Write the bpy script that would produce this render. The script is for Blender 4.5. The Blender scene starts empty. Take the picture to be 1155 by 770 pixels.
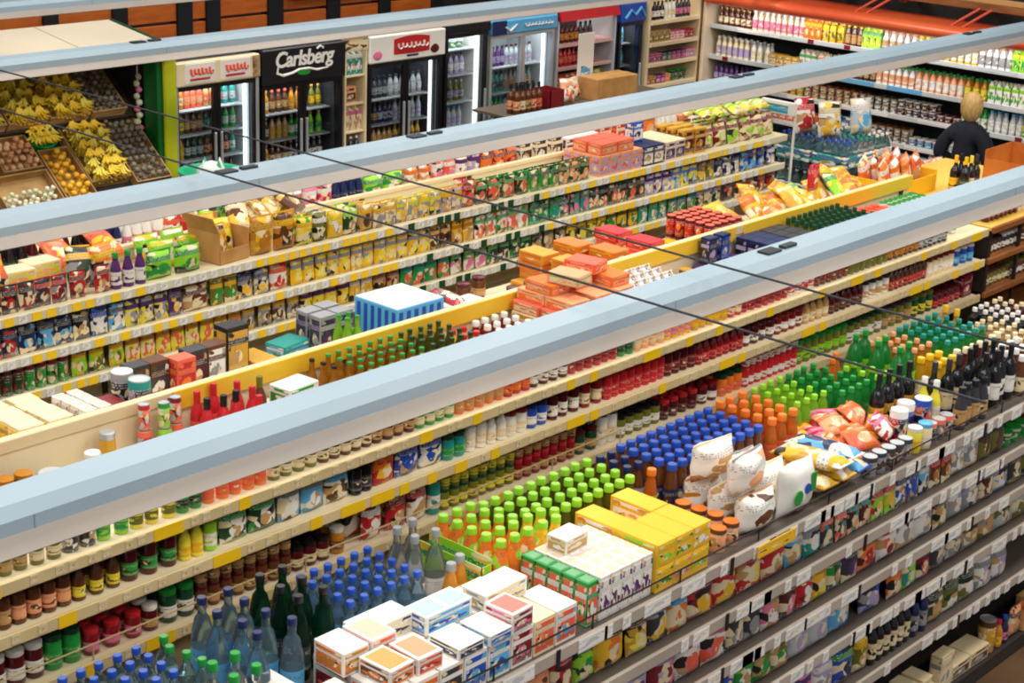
import bpy, bmesh, math, random
from mathutils import Vector, Matrix, Euler

LAMP = 15.0
AMB = .27
CEIL = 158.0
EXPO = 0.0
RND = random.Random(11)
SC = bpy.context.scene
COL = SC.collection
PI = math.pi

pitch, yaw, roll = .33496, .725765, -.0419
_Xl = Vector((math.sin(yaw), 0, math.cos(yaw))); _Yl = Vector((-math.cos(yaw), 0, math.sin(yaw))); _Zl = Vector((0, 1, 0))
cp, sp_, cr_, sr_ = math.cos(pitch), math.sin(pitch), math.cos(roll), math.sin(roll)
def tocam(v):
    a = Vector((v.x, cp * v.y + sp_ * v.z, -sp_ * v.y + cp * v.z))
    return Vector((cr_ * a.x - sr_ * a.y, sr_ * a.x + cr_ * a.y, a.z))
_cx, _cy, _cz = tocam(_Xl), tocam(_Yl), tocam(_Zl)
RIGHT = Vector((_cx.x, _cy.x, _cz.x)); UP = Vector((_cx.y, _cy.y, _cz.y)); FWD = Vector((_cx.z, _cy.z, _cz.z))

# ------------------------------------------------------------------ colours
PAL = {
    'red': 'c4242c', 'dark red': '82181f', 'maroon': '541319', 'orange': 'ee7a26', 'amber': 'c47f1e', 'gold': 'd5a032',
    'yellow': 'f2bd22', 'lemon': 'eddc3c', 'cream': 'efdcb2', 'white': 'f1ece4', 'grey': '98989a', 'silver': 'c2c6c9',
    'black': '17161a', 'brown': '5f351c', 'tan': 'c59a62', 'green': '21973c', 'dark green': '17452a', 'lime': '96d62c',
    'teal': '23958a', 'blue': '2450b4', 'navy': '1a2556', 'sky blue': '5fb2e2', 'purple': '572a70', 'pink': 'e77ba0',
    'peach': 'f4a878', 'olive': '6f6f26', 'lilac': 'b3a3cb', 'charcoal': '35353a', 'coral': 'f0664a', 'beige': 'e4cfa4',
}
def lin(h):
    if h in PAL: h = PAL[h]
    out = []
    for i in (0, 2, 4):
        c = int(h[i:i+2], 16) / 255
        out.append(c / 12.92 if c <= .04045 else ((c + .055) / 1.055) ** 2.4)
    return (*out, 1.0)

_m = {}
def M(c, rough=.42, metal=0.0, trans=0.0, coat=0.0, emit=0.0):
    key = ('M', c, rough, metal, trans, coat, emit)
    if key in _m: return _m[key]
    m = bpy.data.materials.new('plain ' + c); m.use_nodes = True
    b = m.node_tree.nodes['Principled BSDF']
    b.inputs['Base Color'].default_value = lin(c); b.inputs['Roughness'].default_value = rough
    b.inputs['Metallic'].default_value = metal; b.inputs['IOR'].default_value = 1.22 if trans > .8 else 1.45; b.inputs['Transmission Weight'].default_value = trans
    b.inputs['Coat Weight'].default_value = coat
    if emit:
        b.inputs['Emission Color'].default_value = lin(c); b.inputs['Emission Strength'].default_value = emit
    _m[key] = m
    return m

def G(m): return m.node_tree.nodes, m.node_tree.links
def mathn(nt, op, a, b=None):
    n = nt.nodes.new('ShaderNodeMath'); n.operation = op
    for i, v in ((0, a), (1, b)):
        if v is None: continue
        if isinstance(v, (int, float)): n.inputs[i].default_value = v
        else: nt.links.new(v, n.inputs[i])
    return n.outputs[0]
def mixn(nt, f, a, b):
    n = nt.nodes.new('ShaderNodeMix'); n.data_type = 'RGBA'
    if isinstance(f, (int, float)): n.inputs[0].default_value = f
    else: nt.links.new(f, n.inputs[0])
    for i, v in ((6, a), (7, b)):
        if isinstance(v, str): n.inputs[i].default_value = lin(v)
        else: nt.links.new(v, n.inputs[i])
    return n.outputs[2]

def PR(base, band, blob, style=0, rough=.4, plain=False):
    """a printed wrapper: base colour, a coloured band, a picture patch and rows of small print"""
    key = ('P', base, band, blob, style, rough, plain)
    if key in _m: return _m[key]
    m = bpy.data.materials.new('print ' + base + ' ' + band); m.use_nodes = True
    nt = m.node_tree; b = nt.nodes['Principled BSDF']; b.inputs['Roughness'].default_value = rough
    tc = nt.nodes.new('ShaderNodeTexCoord'); sp = nt.nodes.new('ShaderNodeSeparateXYZ')
    nt.links.new(tc.outputs['Generated'], sp.inputs[0])
    x, y, z = sp.outputs
    oi = nt.nodes.new('ShaderNodeObjectInfo')
    if style in (0, 2): u = x
    else: u = mathn(nt, 'FRACT', mathn(nt, 'ADD', mathn(nt, 'MULTIPLY', mathn(nt, 'ADD', x, y), .999), .0005))
    nz = nt.nodes.new('ShaderNodeTexNoise'); nz.noise_dimensions = '4D'; nz.inputs['Scale'].default_value = 3.2; nz.inputs['Detail'].default_value = 1.5
    nt.links.new(tc.outputs['Generated'], nz.inputs['Vector'])
    nt.links.new(mathn(nt, 'MULTIPLY', oi.outputs['Random'], 37.0), nz.inputs['W'])
    # printed artwork: patches of the pack's own colours, a picture and a band
    vo = nt.nodes.new('ShaderNodeTexVoronoi'); vo.voronoi_dimensions = '3D'; vo.inputs['Scale'].default_value = 1.0
    cb = nt.nodes.new('ShaderNodeCombineXYZ')
    nt.links.new(mathn(nt, 'ADD', mathn(nt, 'MULTIPLY', u, 3.4), mathn(nt, 'MULTIPLY', nz.outputs[0], 1.1)), cb.inputs[0])
    nt.links.new(mathn(nt, 'MULTIPLY', oi.outputs['Random'], 41.0 if style == 0 else 0.0), cb.inputs[1])
    nt.links.new(mathn(nt, 'MULTIPLY', z, 5.2), cb.inputs[2]); nt.links.new(cb.outputs[0], vo.inputs['Vector'])
    sc = nt.nodes.new('ShaderNodeSeparateColor'); nt.links.new(vo.outputs['Color'], sc.inputs[0]); cell = sc.outputs[0]
    rp = nt.nodes.new('ShaderNodeValToRGB'); rp.color_ramp.interpolation = 'CONSTANT'; nt.links.new(cell, rp.inputs[0])
    darkc = 'black' if base not in ('black', 'charcoal', 'navy') else 'grey'
    stops = ((0, base), (.50, blob), (.68, band), (.80, 'cream' if base not in ('cream', 'white', 'beige') else 'tan'), (.94, darkc)) if not plain else ((0, base), (.62, blob), (.82, band), (.9, base))
    el = rp.color_ramp.elements
    while len(el) < len(stops): el.new(.5)
    for e_, (p_, c_) in zip(el, stops): e_.position = p_; e_.color = lin(c_)
    dx = mathn(nt, 'SUBTRACT', u, .5); dz = mathn(nt, 'MULTIPLY', mathn(nt, 'SUBTRACT', z, .36 if style != 2 else .5), 1.25)
    r2 = mathn(nt, 'ADD', mathn(nt, 'MULTIPLY', dx, dx), mathn(nt, 'MULTIPLY', dz, dz))
    r2 = mathn(nt, 'ADD', r2, mathn(nt, 'MULTIPLY', mathn(nt, 'SUBTRACT', nz.outputs[0], .5), .14))
    inside = mathn(nt, 'LESS_THAN', r2, .055)
    patch = mathn(nt, 'MULTIPLY', inside, mathn(nt, 'GREATER_THAN', nz.outputs[0], .52))
    c = mixn(nt, inside, rp.outputs[0], blob)
    c = mixn(nt, patch, c, 'cream' if blob not in ('cream', 'white') else 'tan')
    if style != 2: bd = mathn(nt, 'MULTIPLY', mathn(nt, 'GREATER_THAN', z, .66), mathn(nt, 'LESS_THAN', z, .82))
    else: bd = mathn(nt, 'GREATER_THAN', z, .80)
    c = mixn(nt, bd, c, band)
    # rows of small print
    n2 = nt.nodes.new('ShaderNodeTexNoise'); n2.inputs['Scale'].default_value = 1.0; n2.inputs['Detail'].default_value = 0
    mp = nt.nodes.new('ShaderNodeCombineXYZ')
    nt.links.new(mathn(nt, 'MULTIPLY', u, 38.0), mp.inputs[0]); nt.links.new(mathn(nt, 'FLOOR', mathn(nt, 'MULTIPLY', z, 17.0)), mp.inputs[2])
    nt.links.new(mp.outputs[0], n2.inputs['Vector'])
    row = mathn(nt, 'GREATER_THAN', mathn(nt, 'FRACT', mathn(nt, 'MULTIPLY', z, 17.0)), .45)
    zone = mathn(nt, 'ADD', mathn(nt, 'MULTIPLY', mathn(nt, 'GREATER_THAN', z, .66), mathn(nt, 'LESS_THAN', z, .82)), mathn(nt, 'LESS_THAN', z, .16))
    tx = mathn(nt, 'MULTIPLY', mathn(nt, 'MULTIPLY', row, zone), mathn(nt, 'GREATER_THAN', n2.outputs[0], .5))
    dark = base in ('black', 'charcoal', 'navy', 'maroon', 'dark red', 'dark green', 'brown', 'purple', 'blue')
    c = mixn(nt, mathn(nt, 'MULTIPLY', tx, .6), c, 'white' if (dark or band in ('black', 'navy', 'red', 'dark red', 'blue', 'green', 'dark green', 'maroon', 'brown')) else 'charcoal')
    nt.links.new(c, b.inputs['Base Color'])
    _m[key] = m
    return m

def glass_pane():
    if 'pane' in _m: return _m['pane']
    m = bpy.data.materials.new('door glass'); m.use_nodes = True
    nt = m.node_tree; nt.nodes.clear()
    o = nt.nodes.new('ShaderNodeOutputMaterial'); mx = nt.nodes.new('ShaderNodeMixShader')
    t = nt.nodes.new('ShaderNodeBsdfTransparent'); t.inputs[0].default_value = (.93, .96, .97, 1)
    g = nt.nodes.new('ShaderNodeBsdfGlossy'); g.inputs['Roughness'].default_value = .03
    fr = nt.nodes.new('ShaderNodeLayerWeight'); fr.inputs[0].default_value = .5
    nt.links.new(mathn(nt, 'ADD', mathn(nt, 'MULTIPLY', mathn(nt, 'POWER', fr.outputs['Facing'], 4.0), .35), .02), mx.inputs[0]); nt.links.new(t.outputs[0], mx.inputs[1]); nt.links.new(g.outputs[0], mx.inputs[2])
    nt.links.new(mx.outputs[0], o.inputs[0]); _m['pane'] = m
    return m

def noisy(c1, c2, scale=8.0, rough=.6, stretch=(1, 1, 1)):
    key = ('N', c1, c2, scale, rough, stretch)
    if key in _m: return _m[key]
    m = bpy.data.materials.new('worn ' + c1); m.use_nodes = True
    nt = m.node_tree; b = nt.nodes['Principled BSDF']; b.inputs['Roughness'].default_value = rough
    tc = nt.nodes.new('ShaderNodeTexCoord'); mp = nt.nodes.new('ShaderNodeMapping'); mp.inputs['Scale'].default_value = stretch
    n = nt.nodes.new('ShaderNodeTexNoise'); n.inputs['Scale'].default_value = scale; n.inputs['Detail'].default_value = 5
    nt.links.new(tc.outputs['Object'], mp.inputs[0]); nt.links.new(mp.outputs[0], n.inputs['Vector'])
    r = nt.nodes.new('ShaderNodeValToRGB'); r.color_ramp.elements[0].position = .35; r.color_ramp.elements[1].position = .68
    r.color_ramp.elements[0].color = lin(c1); r.color_ramp.elements[1].color = lin(c2)
    nt.links.new(n.outputs[0], r.inputs[0]); nt.links.new(r.outputs[0], b.inputs['Base Color']); _m[key] = m
    return m

# ------------------------------------------------------------------ meshes
def finish(bm, name, smooth=True, angle=38):
    me = bpy.data.meshes.new(name)
    bmesh.ops.recalc_face_normals(bm, faces=bm.faces)
    bm.to_mesh(me); bm.free()
    if smooth:
        for p in me.polygons: p.use_smooth = True
        me.set_sharp_from_angle(angle=math.radians(angle))
    me.materials.append(None)
    return me

_g = {}
def lathe(prof, n=14, name='turned'):
    key = ('L', tuple(prof), n)
    if key in _g: return _g[key]
    bm = bmesh.new(); rings = []
    for r, z in prof:
        rings.append([bm.verts.new((r * math.cos(2 * PI * i / n), r * math.sin(2 * PI * i / n), z)) for i in range(n)])
    for a, b in zip(rings, rings[1:]):
        for i in range(n): bm.faces.new((a[i], a[(i + 1) % n], b[(i + 1) % n], b[i]))
    bm.faces.new(rings[0][::-1]); bm.faces.new(rings[-1])
    me = finish(bm, name); _g[key] = me
    return me

def addbox(bm, lo, hi, bev=0.0):
    b2 = bmesh.new(); bmesh.ops.create_cube(b2, size=1)
    for v in b2.verts:
        v.co = Vector([lo[i] + (v.co[i] + .5) * (hi[i] - lo[i]) for i in range(3)])
    if bev: bmesh.ops.bevel(b2, geom=b2.edges[:], offset=bev, segments=1, affect='EDGES')
    mp = {v: bm.verts.new(v.co) for v in b2.verts}
    for f in b2.faces: bm.faces.new([mp[v] for v in f.verts])
    b2.free()

def box(lo, hi, bev=0.0, name='box'):
    key = ('B', tuple(lo), tuple(hi), bev)
    if key in _g: return _g[key]
    bm = bmesh.new(); addbox(bm, lo, hi, bev); me = finish(bm, name, False); _g[key] = me
    return me

def cbox(w, d, h, bev=.003, z0=0.0, name='box'):
    return box((-w / 2, -d / 2, z0), (w / 2, d / 2, z0 + h), bev, name)

def pillow(w, d, h, name='bag', var=0, nx=9, nz=11, flat=.5):
    key = ('Pl', w, d, h, var, nx, nz, flat)
    if key in _g: return _g[key]
    r = random.Random(var * 31 + 5)
    bm = bmesh.new(); F, B = [], []
    ph = [r.uniform(0, 6) for _ in range(6)]
    for j in range(nz):
        v = j / (nz - 1); rf, rb = [], []
        for i in range(nx):
            u = i / (nx - 1)
            e = (max(0, 1 - abs(2 * u - 1) ** 2.4)) ** .6 * (max(0, 1 - abs(2 * v - 1) ** 3.2)) ** .55
            wr = .12 * math.sin(9 * u + 5 * v + ph[0]) + .10 * math.sin(13 * v - 6 * u + ph[1])
            t = d / 2 * (e * (1 + wr * .6)) + .0012
            pinch = 1 - .10 * (e ** .5)
            xx = (u - .5) * w * (pinch if 0 < i < nx - 1 else .96 + .04 * math.sin(7 * v + ph[2]))
            zz = v * h + (.004 * math.sin(8 * u + ph[3]) if j == nz - 1 else 0)
            rf.append(bm.verts.new((xx, -t, zz)))
            rb.append(bm.verts.new((xx, t * (.85 if flat else 1), zz)))
        F.append(rf); B.append(rb)
    for j in range(nz - 1):
        for i in range(nx - 1):
            bm.faces.new((F[j][i], F[j][i + 1], F[j + 1][i + 1], F[j + 1][i]))
            bm.faces.new((B[j][i + 1], B[j][i], B[j + 1][i], B[j + 1][i + 1]))
        bm.faces.new((B[j][0], F[j][0], F[j + 1][0], B[j + 1][0]))
        bm.faces.new((F[j][-1], B[j][-1], B[j + 1][-1], F[j + 1][-1]))
    for i in range(nx - 1):
        bm.faces.new((F[0][i + 1], F[0][i], B[0][i], B[0][i + 1]))
        bm.faces.new((F[-1][i], F[-1][i + 1], B[-1][i + 1], B[-1][i]))
    me = finish(bm, name, True, 60); _g[key] = me
    return me

def extrude_x(prof, x0, x1, name):
    """closed (y, z) outline swept along x"""
    bm = bmesh.new()
    a = [bm.verts.new((x0, y, z)) for y, z in prof]; b = [bm.verts.new((x1, y, z)) for y, z in prof]
    n = len(prof)
    for i in range(n): bm.faces.new((a[i], a[(i + 1) % n], b[(i + 1) % n], b[i]))
    bm.faces.new(a[::-1]); bm.faces.new(b)
    return finish(bm, name, False)

def tube(pts, r, name='tube', n=8, taper=None, cap=True):
    bm = bmesh.new(); rings = []
    pts = [Vector(p) for p in pts]
    for k, p in enumerate(pts):
        t = (pts[min(k + 1, len(pts) - 1)] - pts[max(k - 1, 0)]).normalized()
        up = Vector((0, 0, 1)) if abs(t.z) < .9 else Vector((1, 0, 0))
        s = t.cross(up).normalized(); q = s.cross(t)
        rr = r if taper is None else r * taper[k]
        rings.append([bm.verts.new(p + (s * math.cos(2 * PI * i / n) + q * math.sin(2 * PI * i / n)) * rr) for i in range(n)])
    for a, b in zip(rings, rings[1:]):
        for i in range(n): bm.faces.new((a[i], a[(i + 1) % n], b[(i + 1) % n], b[i]))
    bm.faces.new(rings[0][::-1]); bm.faces.new(rings[-1])
    return finish(bm, name, True, 50)

def blob(rx, ry, rz, var=0, name='lump', amp=.12, sub=2):
    key = ('Bl', rx, ry, rz, var, amp, sub)
    if key in _g: return _g[key]
    r = random.Random(var); ph = [r.uniform(0, 6) for _ in range(3)]
    bm = bmesh.new(); bmesh.ops.create_icosphere(bm, subdivisions=sub, radius=1)
    for v in bm.verts:
        c = v.co; s = 1 + amp * (math.sin(3 * c.x + ph[0]) * math.sin(2.6 * c.y + ph[1]) + .6 * math.sin(4 * c.z + ph[2]))
        v.co = Vector((c.x * rx * s, c.y * ry * s, c.z * rz * s + rz))
    me = finish(bm, name, True, 80); _g[key] = me
    return me

# ------------------------------------------------------------------ objects
LABELS = {}
PRUNE = []
def mk(name, me, mat=None, parent=None, loc=None, rot=None):
    o = bpy.data.objects.new(name, me); COL.objects.link(o)
    if mat is not None:
        s = o.material_slots[0]; s.link = 'OBJECT'; s.material = mat
    if parent is not None: o.parent = parent
    if loc is not None: o.location = loc
    if rot is not None: o.rotation_euler = rot
    return o

def tag(o, label, cat, group=None):
    label = ' '.join(label.split())
    if group is None and label in LABELS:
        raise RuntimeError('label used twice: ' + label)
    if group is not None and LABELS.get(label, group) != group:
        raise RuntimeError('label in two groups: ' + label)
    LABELS[label] = group
    o['label'] = label; o['category'] = cat
    if group: o['group'] = group
    return o

def empty(name, label, cat, loc=(0, 0, 0), rot=None, group=None):
    o = bpy.data.objects.new(name, None); COL.objects.link(o); o.location = (loc[0], loc[1], loc[2] + (.001 if loc[2] > .2 else 0))
    if rot: o.rotation_euler = rot
    return tag(o, label, cat, group)

def struct(name, me, mat):
    o = mk(name, me, mat); o['kind'] = 'structure'
    return o

# product kinds: (category, [(part, mesh)], footprint dx, dy)
K = {}
def bottle_parts(h, r, sh=.60, sl=.80, neck=.36, cap=.90, n=14, lab=(.2, .52), ribs=False, capr=None):
    nr = r * neck
    prof = [(r * .86, 0), (r, h * .025)]
    if ribs:
        for k in range(5):
            z = h * (.08 + .1 * k); prof += [(r, z), (r * .95, z + h * .03), (r, z + h * .06)]
    prof += [(r, h * sh), (r * .93, h * (sh + .05)), (r * .66, h * (sl - .05)), (nr * 1.08, h * sl), (nr, h * (sl + .03)), (nr, h * (cap + .01))]
    cr = capr or nr * 1.16
    body = lathe(prof, n, 'bottle body')
    capm = lathe([(cr, h * cap), (cr, h * .985), (cr * .9, h)], n, 'cap')
    lb = lathe([(r * 1.012, h * lab[0]), (r * 1.012, h * lab[1])], n, 'label')
    return [body, capm, lb]
def kbottle(name, cat, h, r, names=('body', 'cap', 'label'), gap=1.06, **kw):
    b, c, l = bottle_parts(h, r, **kw)
    K[name] = (cat, [(names[0], b), (names[1], c), (names[2], l)], 2 * r * gap, 2 * r * gap, h)
def kjar(name, h, r, cat='jar', n=14, lidh=.16, gap=1.06):
    body = lathe([(r * .9, 0), (r, h * .04), (r, h * (.78 - .0)), (r * .9, h * .83), (r * .86, h * .86)], n, 'jar body')
    lid = lathe([(r * .95, h * (1 - lidh)), (r * .97, h * .985), (r * .9, h)], n, 'lid')
    lab = lathe([(r * 1.015, h * .18), (r * 1.015, h * .52)], n, 'label')
    K[name] = (cat, [('body', body), ('lid', lid), ('label', lab)], 2 * r * gap, 2 * r * gap, h)
def kcan(name, h, r, cat='can', n=14):
    body = lathe([(r * .93, 0), (r, h * .03), (r, h * .95), (r * .95, h * .98)], n, 'can body')
    top = lathe([(r * .96, h * .965), (r * .96, h), (r * .9, h), (r * .88, h * .985)], n, 'can top')
    K[name] = (cat, [('body', body), ('top', top)], 2 * r * 1.05, 2 * r * 1.05, h)
def kcup(name, h, r, cat='tub', n=14):
    body = lathe([(r * .8, 0), (r, h * .9), (r * 1.05, h * .93)], n, 'tub body')
    top = lathe([(r * 1.06, h * .93), (r * 1.06, h)], n, 'foil lid')
    K[name] = (cat, [('body', body), ('foil_lid', top)], 2 * r * 1.12, 2 * r * 1.12, h)
def kbag(name, w, d, h, cat='bag', nvar=3):
    ms = [pillow(w, d, h, name, v) for v in range(nvar)]
    seal = box((-w * .47, -.003, h * .955), (w * .47, .003, h + .006), 0, 'seal')
    K[name] = (cat, [('bag', ms), ('seal_strip', seal)], w * .985, d * 1.08, h)
def kbox(name, w, d, h, cat='box'):
    body = cbox(w, d, h, .002, name='carton')
    lab = box((-w * .44, -d / 2 - .0016, h * .1), (w * .44, -d / 2 + .001, h * .9), 0, 'front print')
    side = box((-w / 2 - .0016, -d * .42, h * .1), (-w / 2 + .001, d * .42, h * .9), 0, 'side print')
    K[name] = (cat, [('carton', body), ('front_print', lab), ('side_print', side)], w * 1.02, d * 1.02, h)
def kgable(name, w, h, cat='carton'):
    bm = bmesh.new(); a = w / 2; hb = h * .78
    v = [bm.verts.new(p) for p in ((-a, -a, 0), (a, -a, 0), (a, a, 0), (-a, a, 0), (-a, -a, hb), (a, -a, hb), (a, a, hb), (-a, a, hb), (-a, -.004, h * .93), (a, -.004, h * .93), (a, .004, h * .93), (-a, .004, h * .93), (-a, -.004, h), (a, -.004, h), (a, .004, h), (-a, .004, h))]
    for f in ((0, 3, 2, 1), (0, 1, 5, 4), (2, 3, 7, 6), (1, 2, 6, 5), (3, 0, 4, 7), (4, 5, 9, 8), (6, 7, 11, 10), (5, 6, 10, 9), (7, 4, 8, 11), (8, 9, 13, 12), (10, 11, 15, 14), (9, 10, 14, 13), (11, 8, 12, 15), (12, 13, 14, 15)):
        bm.faces.new([v[i] for i in f])
    body = finish(bm, 'gable carton', False)
    cap = lathe([(w * .2, h * .80), (w * .2, h * .9), (w * .17, h * .91)], 12, 'screw cap')
    K[name] = (cat, [('carton', body), ('screw_cap', cap)], w * 1.05, w * 1.05, h)

kbottle('water_bottle', 'bottle', .335, .043, n=16, ribs=True, sh=.6, sl=.84, neck=.34, cap=.93, lab=(.36, .54))
kbottle('mineral_water_bottle', 'bottle', .325, .042, n=16, sh=.52, sl=.80, neck=.36, cap=.92, lab=(.14, .42))
kbottle('small_water_bottle', 'bottle', .235, .0315, n=14, ribs=True, sh=.58, sl=.80, neck=.44, cap=.90, lab=(.34, .54))
kbottle('juice_bottle', 'bottle', .225, .0315, n=14, sh=.50, sl=.80, neck=.52, cap=.87, lab=(.12, .48), capr=.021)
kbottle('iced_tea_bottle', 'bottle', .225, .0335, n=14, sh=.52, sl=.80, neck=.56, cap=.87, lab=(.12, .5), capr=.0225)
kbottle('fizzy_drink_bottle', 'bottle', .235, .0325, n=14, sh=.56, sl=.84, neck=.42, cap=.90, lab=(.3, .55), capr=.0155)
kbottle('large_soda_bottle', 'bottle', .33, .046, n=16, sh=.58, sl=.85, neck=.32, cap=.92, lab=(.3, .56))
kbottle('carafe_bottle', 'bottle', .30, .043, n=16, sh=.42, sl=.76, neck=.36, cap=.90, lab=(.1, .36))
kbottle('wine_bottle', 'bottle', .31, .038, n=16, sh=.58, sl=.74, neck=.38, cap=.82, lab=(.16, .45), capr=.0152)
kbottle('beer_bottle', 'bottle', .26, .031, n=14, sh=.54, sl=.76, neck=.42, cap=.95, lab=(.14, .44), capr=.0145)
kbottle('vinegar_bottle', 'bottle', .25, .031, n=14, sh=.56, sl=.74, neck=.45, cap=.84, lab=(.14, .48))
kbottle('chilli_sauce_bottle', 'bottle', .27, .034, n=14, sh=.56, sl=.78, neck=.42, cap=.80, lab=(.14, .48))
kbottle('sauce_bottle', 'bottle', .165, .029, n=12, sh=.56, sl=.78, neck=.5, cap=.86, lab=(.12, .40))
kbottle('ketchup_bottle', 'bottle', .175, .032, n=12, sh=.70, sl=.82, neck=.55, cap=.84, lab=(.14, .48))
kbottle('oil_bottle', 'bottle', .185, .030, n=12, sh=.66, sl=.82, neck=.42, cap=.88, lab=(.16, .5))
kbottle('cooler_bottle', 'bottle', .215, .032, n=10, sh=.56, sl=.80, neck=.44, cap=.90, lab=(.18, .5), gap=1.14)
kbottle('yoghurt_drink_bottle', 'bottle', .235, .035, n=10, sh=.58, sl=.80, neck=.56, cap=.88, lab=(.12, .55), gap=1.12)
kbottle('cordial_bottle', 'bottle', .22, .034, n=12, sh=.5, sl=.78, neck=.5, cap=.86, lab=(.12, .48))
kjar('spice_jar', .115, .030)
kjar('sauce_jar', .165, .036)
kjar('jam_jar', .115, .036)
kjar('pickle_jar', .155, .040)
kjar('honey_jar', .13, .037)
kjar('tall_jar', .20, .037)
kcan('food_can', .105, .036)
kcan('tall_can', .155, .033)
kcan('drink_can', .122, .033)
kcan('flat_tin', .055, .042)
kcan('coffee_tin', .20, .05, 'tin')
kcup('dairy_tub', .085, .042)
kcup('dessert_cup', .07, .034)
kcup('flower_pot', .12, .05, 'pot')
kbag('snack_bag', .18, .075, .20)
kbag('sweet_bag', .14, .06, .185)
kbag('coffee_bag', .13, .07, .195)
kbag('crisp_bag', .19, .085, .25)
kbag('spice_packet', .108, .03, .165)
kbag('soup_packet', .118, .03, .168)
kbag('seasoning_packet', .108, .03, .165)
kbag('stock_pouch', .124, .034, .17)
kbag('pasta_bag', .16, .06, .17)
kbag('frozen_style_bag', .2, .07, .16)
kbag('long_loaf_bag', .13, .09, .36)
kbag('salad_bag', .2, .09, .17)
kbag('tissue_pack', .26, .14, .165)
kbox('tea_box', .115, .19, .145)
kbox('tea_case', .235, .115, .075)
kbox('sugar_box', .105, .13, .07)
kbox('biscuit_box', .115, .215, .105)
kbox('cereal_box', .14, .07, .21)
kbox('coffee_box', .115, .09, .215)
kbox('wafer_box', .15, .20, .06)
kbox('cake_box', .20, .14, .09)
kbox('sweet_box', .13, .09, .16)
kbox('cheese_box', .10, .07, .13)
kbox('pot_box', .09, .09, .10)
kgable('milk_carton', .075, .235)
kgable('juice_carton', .075, .24)
kbox('brick_carton', .062, .066, .185, 'carton')

K['brick_carton'][1].append(('top_print', box((-.022, -.024, .184), (.022, .024, .1862), 0, 'top print')))
b_, c_, l_ = bottle_parts(.25, .037, sh=.48, sl=.80, neck=.5, cap=.89, lab=(.10, .42), capr=.021)
K['sleeved_juice_bottle'] = ('bottle', [('body', b_), ('cap', c_), ('label', l_), ('neck_sleeve', lathe([(.0375, .118), (.0355, .136), (.026, .186), (.0198, .204), (.0195, .222)], 14, 'sleeve'))], .078, .078, .25)
GLASSY = {'water_bottle', 'mineral_water_bottle', 'small_water_bottle', 'carafe_bottle', 'oil_bottle', 'beer_bottle', 'fizzy_drink_bottle', 'large_soda_bottle', 'juice_bottle'}
CLEAR = {'water_bottle', 'mineral_water_bottle', 'small_water_bottle', 'carafe_bottle'}
GLASS = {'sky blue': 'b9dbea', 'silver': 'e8f1ee', 'teal': 'b4ddd6', 'dark green': '1f5a3a', 'blue': '86b6e6'}
def mats_for(kind, cols):
    """cols: colour names, one per part; the last is the print's picture colour"""
    cat, parts = K[kind][0], K[kind][1]
    a = cols[0]; b = cols[1] if len(cols) > 1 else 'white'; c = cols[2] if len(cols) > 2 else 'cream'
    p0 = parts[0][0]
    if kind == 'tissue_pack': return [PR(a, a, c, 0, .4, True), M(b, .4)]
    if kind == 'brick_carton': return [PR(a, a, 'peach' if a == 'white' else 'dark green', 1, .45, True), PR(b, a, c, 1, .4), PR(b, c, a, 1, .4), M('e3cdb4' if a == 'white' else '6fb07c', .45)]
    if p0 == 'bag': return [PR(a, b, c, 0, .33), M(b, .4)]
    if p0 == 'carton' and len(parts) >= 3: return [M(a, .5), PR(b, a, c, 1, .4, True), PR(b, c, a, 1, .4, True)]
    if p0 == 'carton': return [PR(a, b, c, 1, .4), M(b, .35)]
    if len(parts) == 2 and parts[1][0] == 'top': return [PR(a, b, c, 2, .35), M('silver', .3, .6) if len(cols) < 4 else M(cols[3], .35)]
    if len(parts) == 2: return [PR(a, c, b, 2, .4), M(b, .35)]
    body = M(GLASS.get(a, a) if kind in CLEAR else a, .10, 0, .9 if kind in CLEAR else .5 if kind in GLASSY else .0, .0 if kind in GLASSY else .35)
    return [body, M(b, .33, 0 if b not in ('gold', 'silver') else .5), PR(c, c, a, 2, .45, True)] + ([PR(cols[3], cols[3], 'lime', 2, .4, True)] if len(cols) > 3 else [])

CAMR = None
def seen(x, y, z, margin=110):
    """whether a point lies inside the photographed part of the hall (with a margin)"""
    d = Vector((x, y, z - 4.8)); f = FWD.dot(d)
    if f < .5: return False
    return abs(1910 * RIGHT.dot(d) / f) < 577 + margin and abs(1910 * UP.dot(d) / f) < 385 + margin
def put(kind, x, y, z, mats, label, group=None, rz=0.0, tilt=(0, 0), s=1.0, parts_from=0, nparts=None, cat=None, mw=None):
    kcat, parts = K[kind][0], K[kind][1]
    if mw is None and not seen(x, y, z + .1): return None
    root = None
    for i, (pn, me) in enumerate(parts[:nparts]):
        if isinstance(me, list): me = RND.choice(me)
        if i == 0:
            root = mk(kind, me, mats[0])
            if mw is not None: root.matrix_world = mw
            else:
                root.location = (x, y, z + .0009); root.rotation_euler = (tilt[0], tilt[1], rz)
                if s != 1.0: root.scale = (s, s, s)
            tag(root, label, cat or kcat, group)
        else: mk(pn, me, mats[i], root)
    return root

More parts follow.
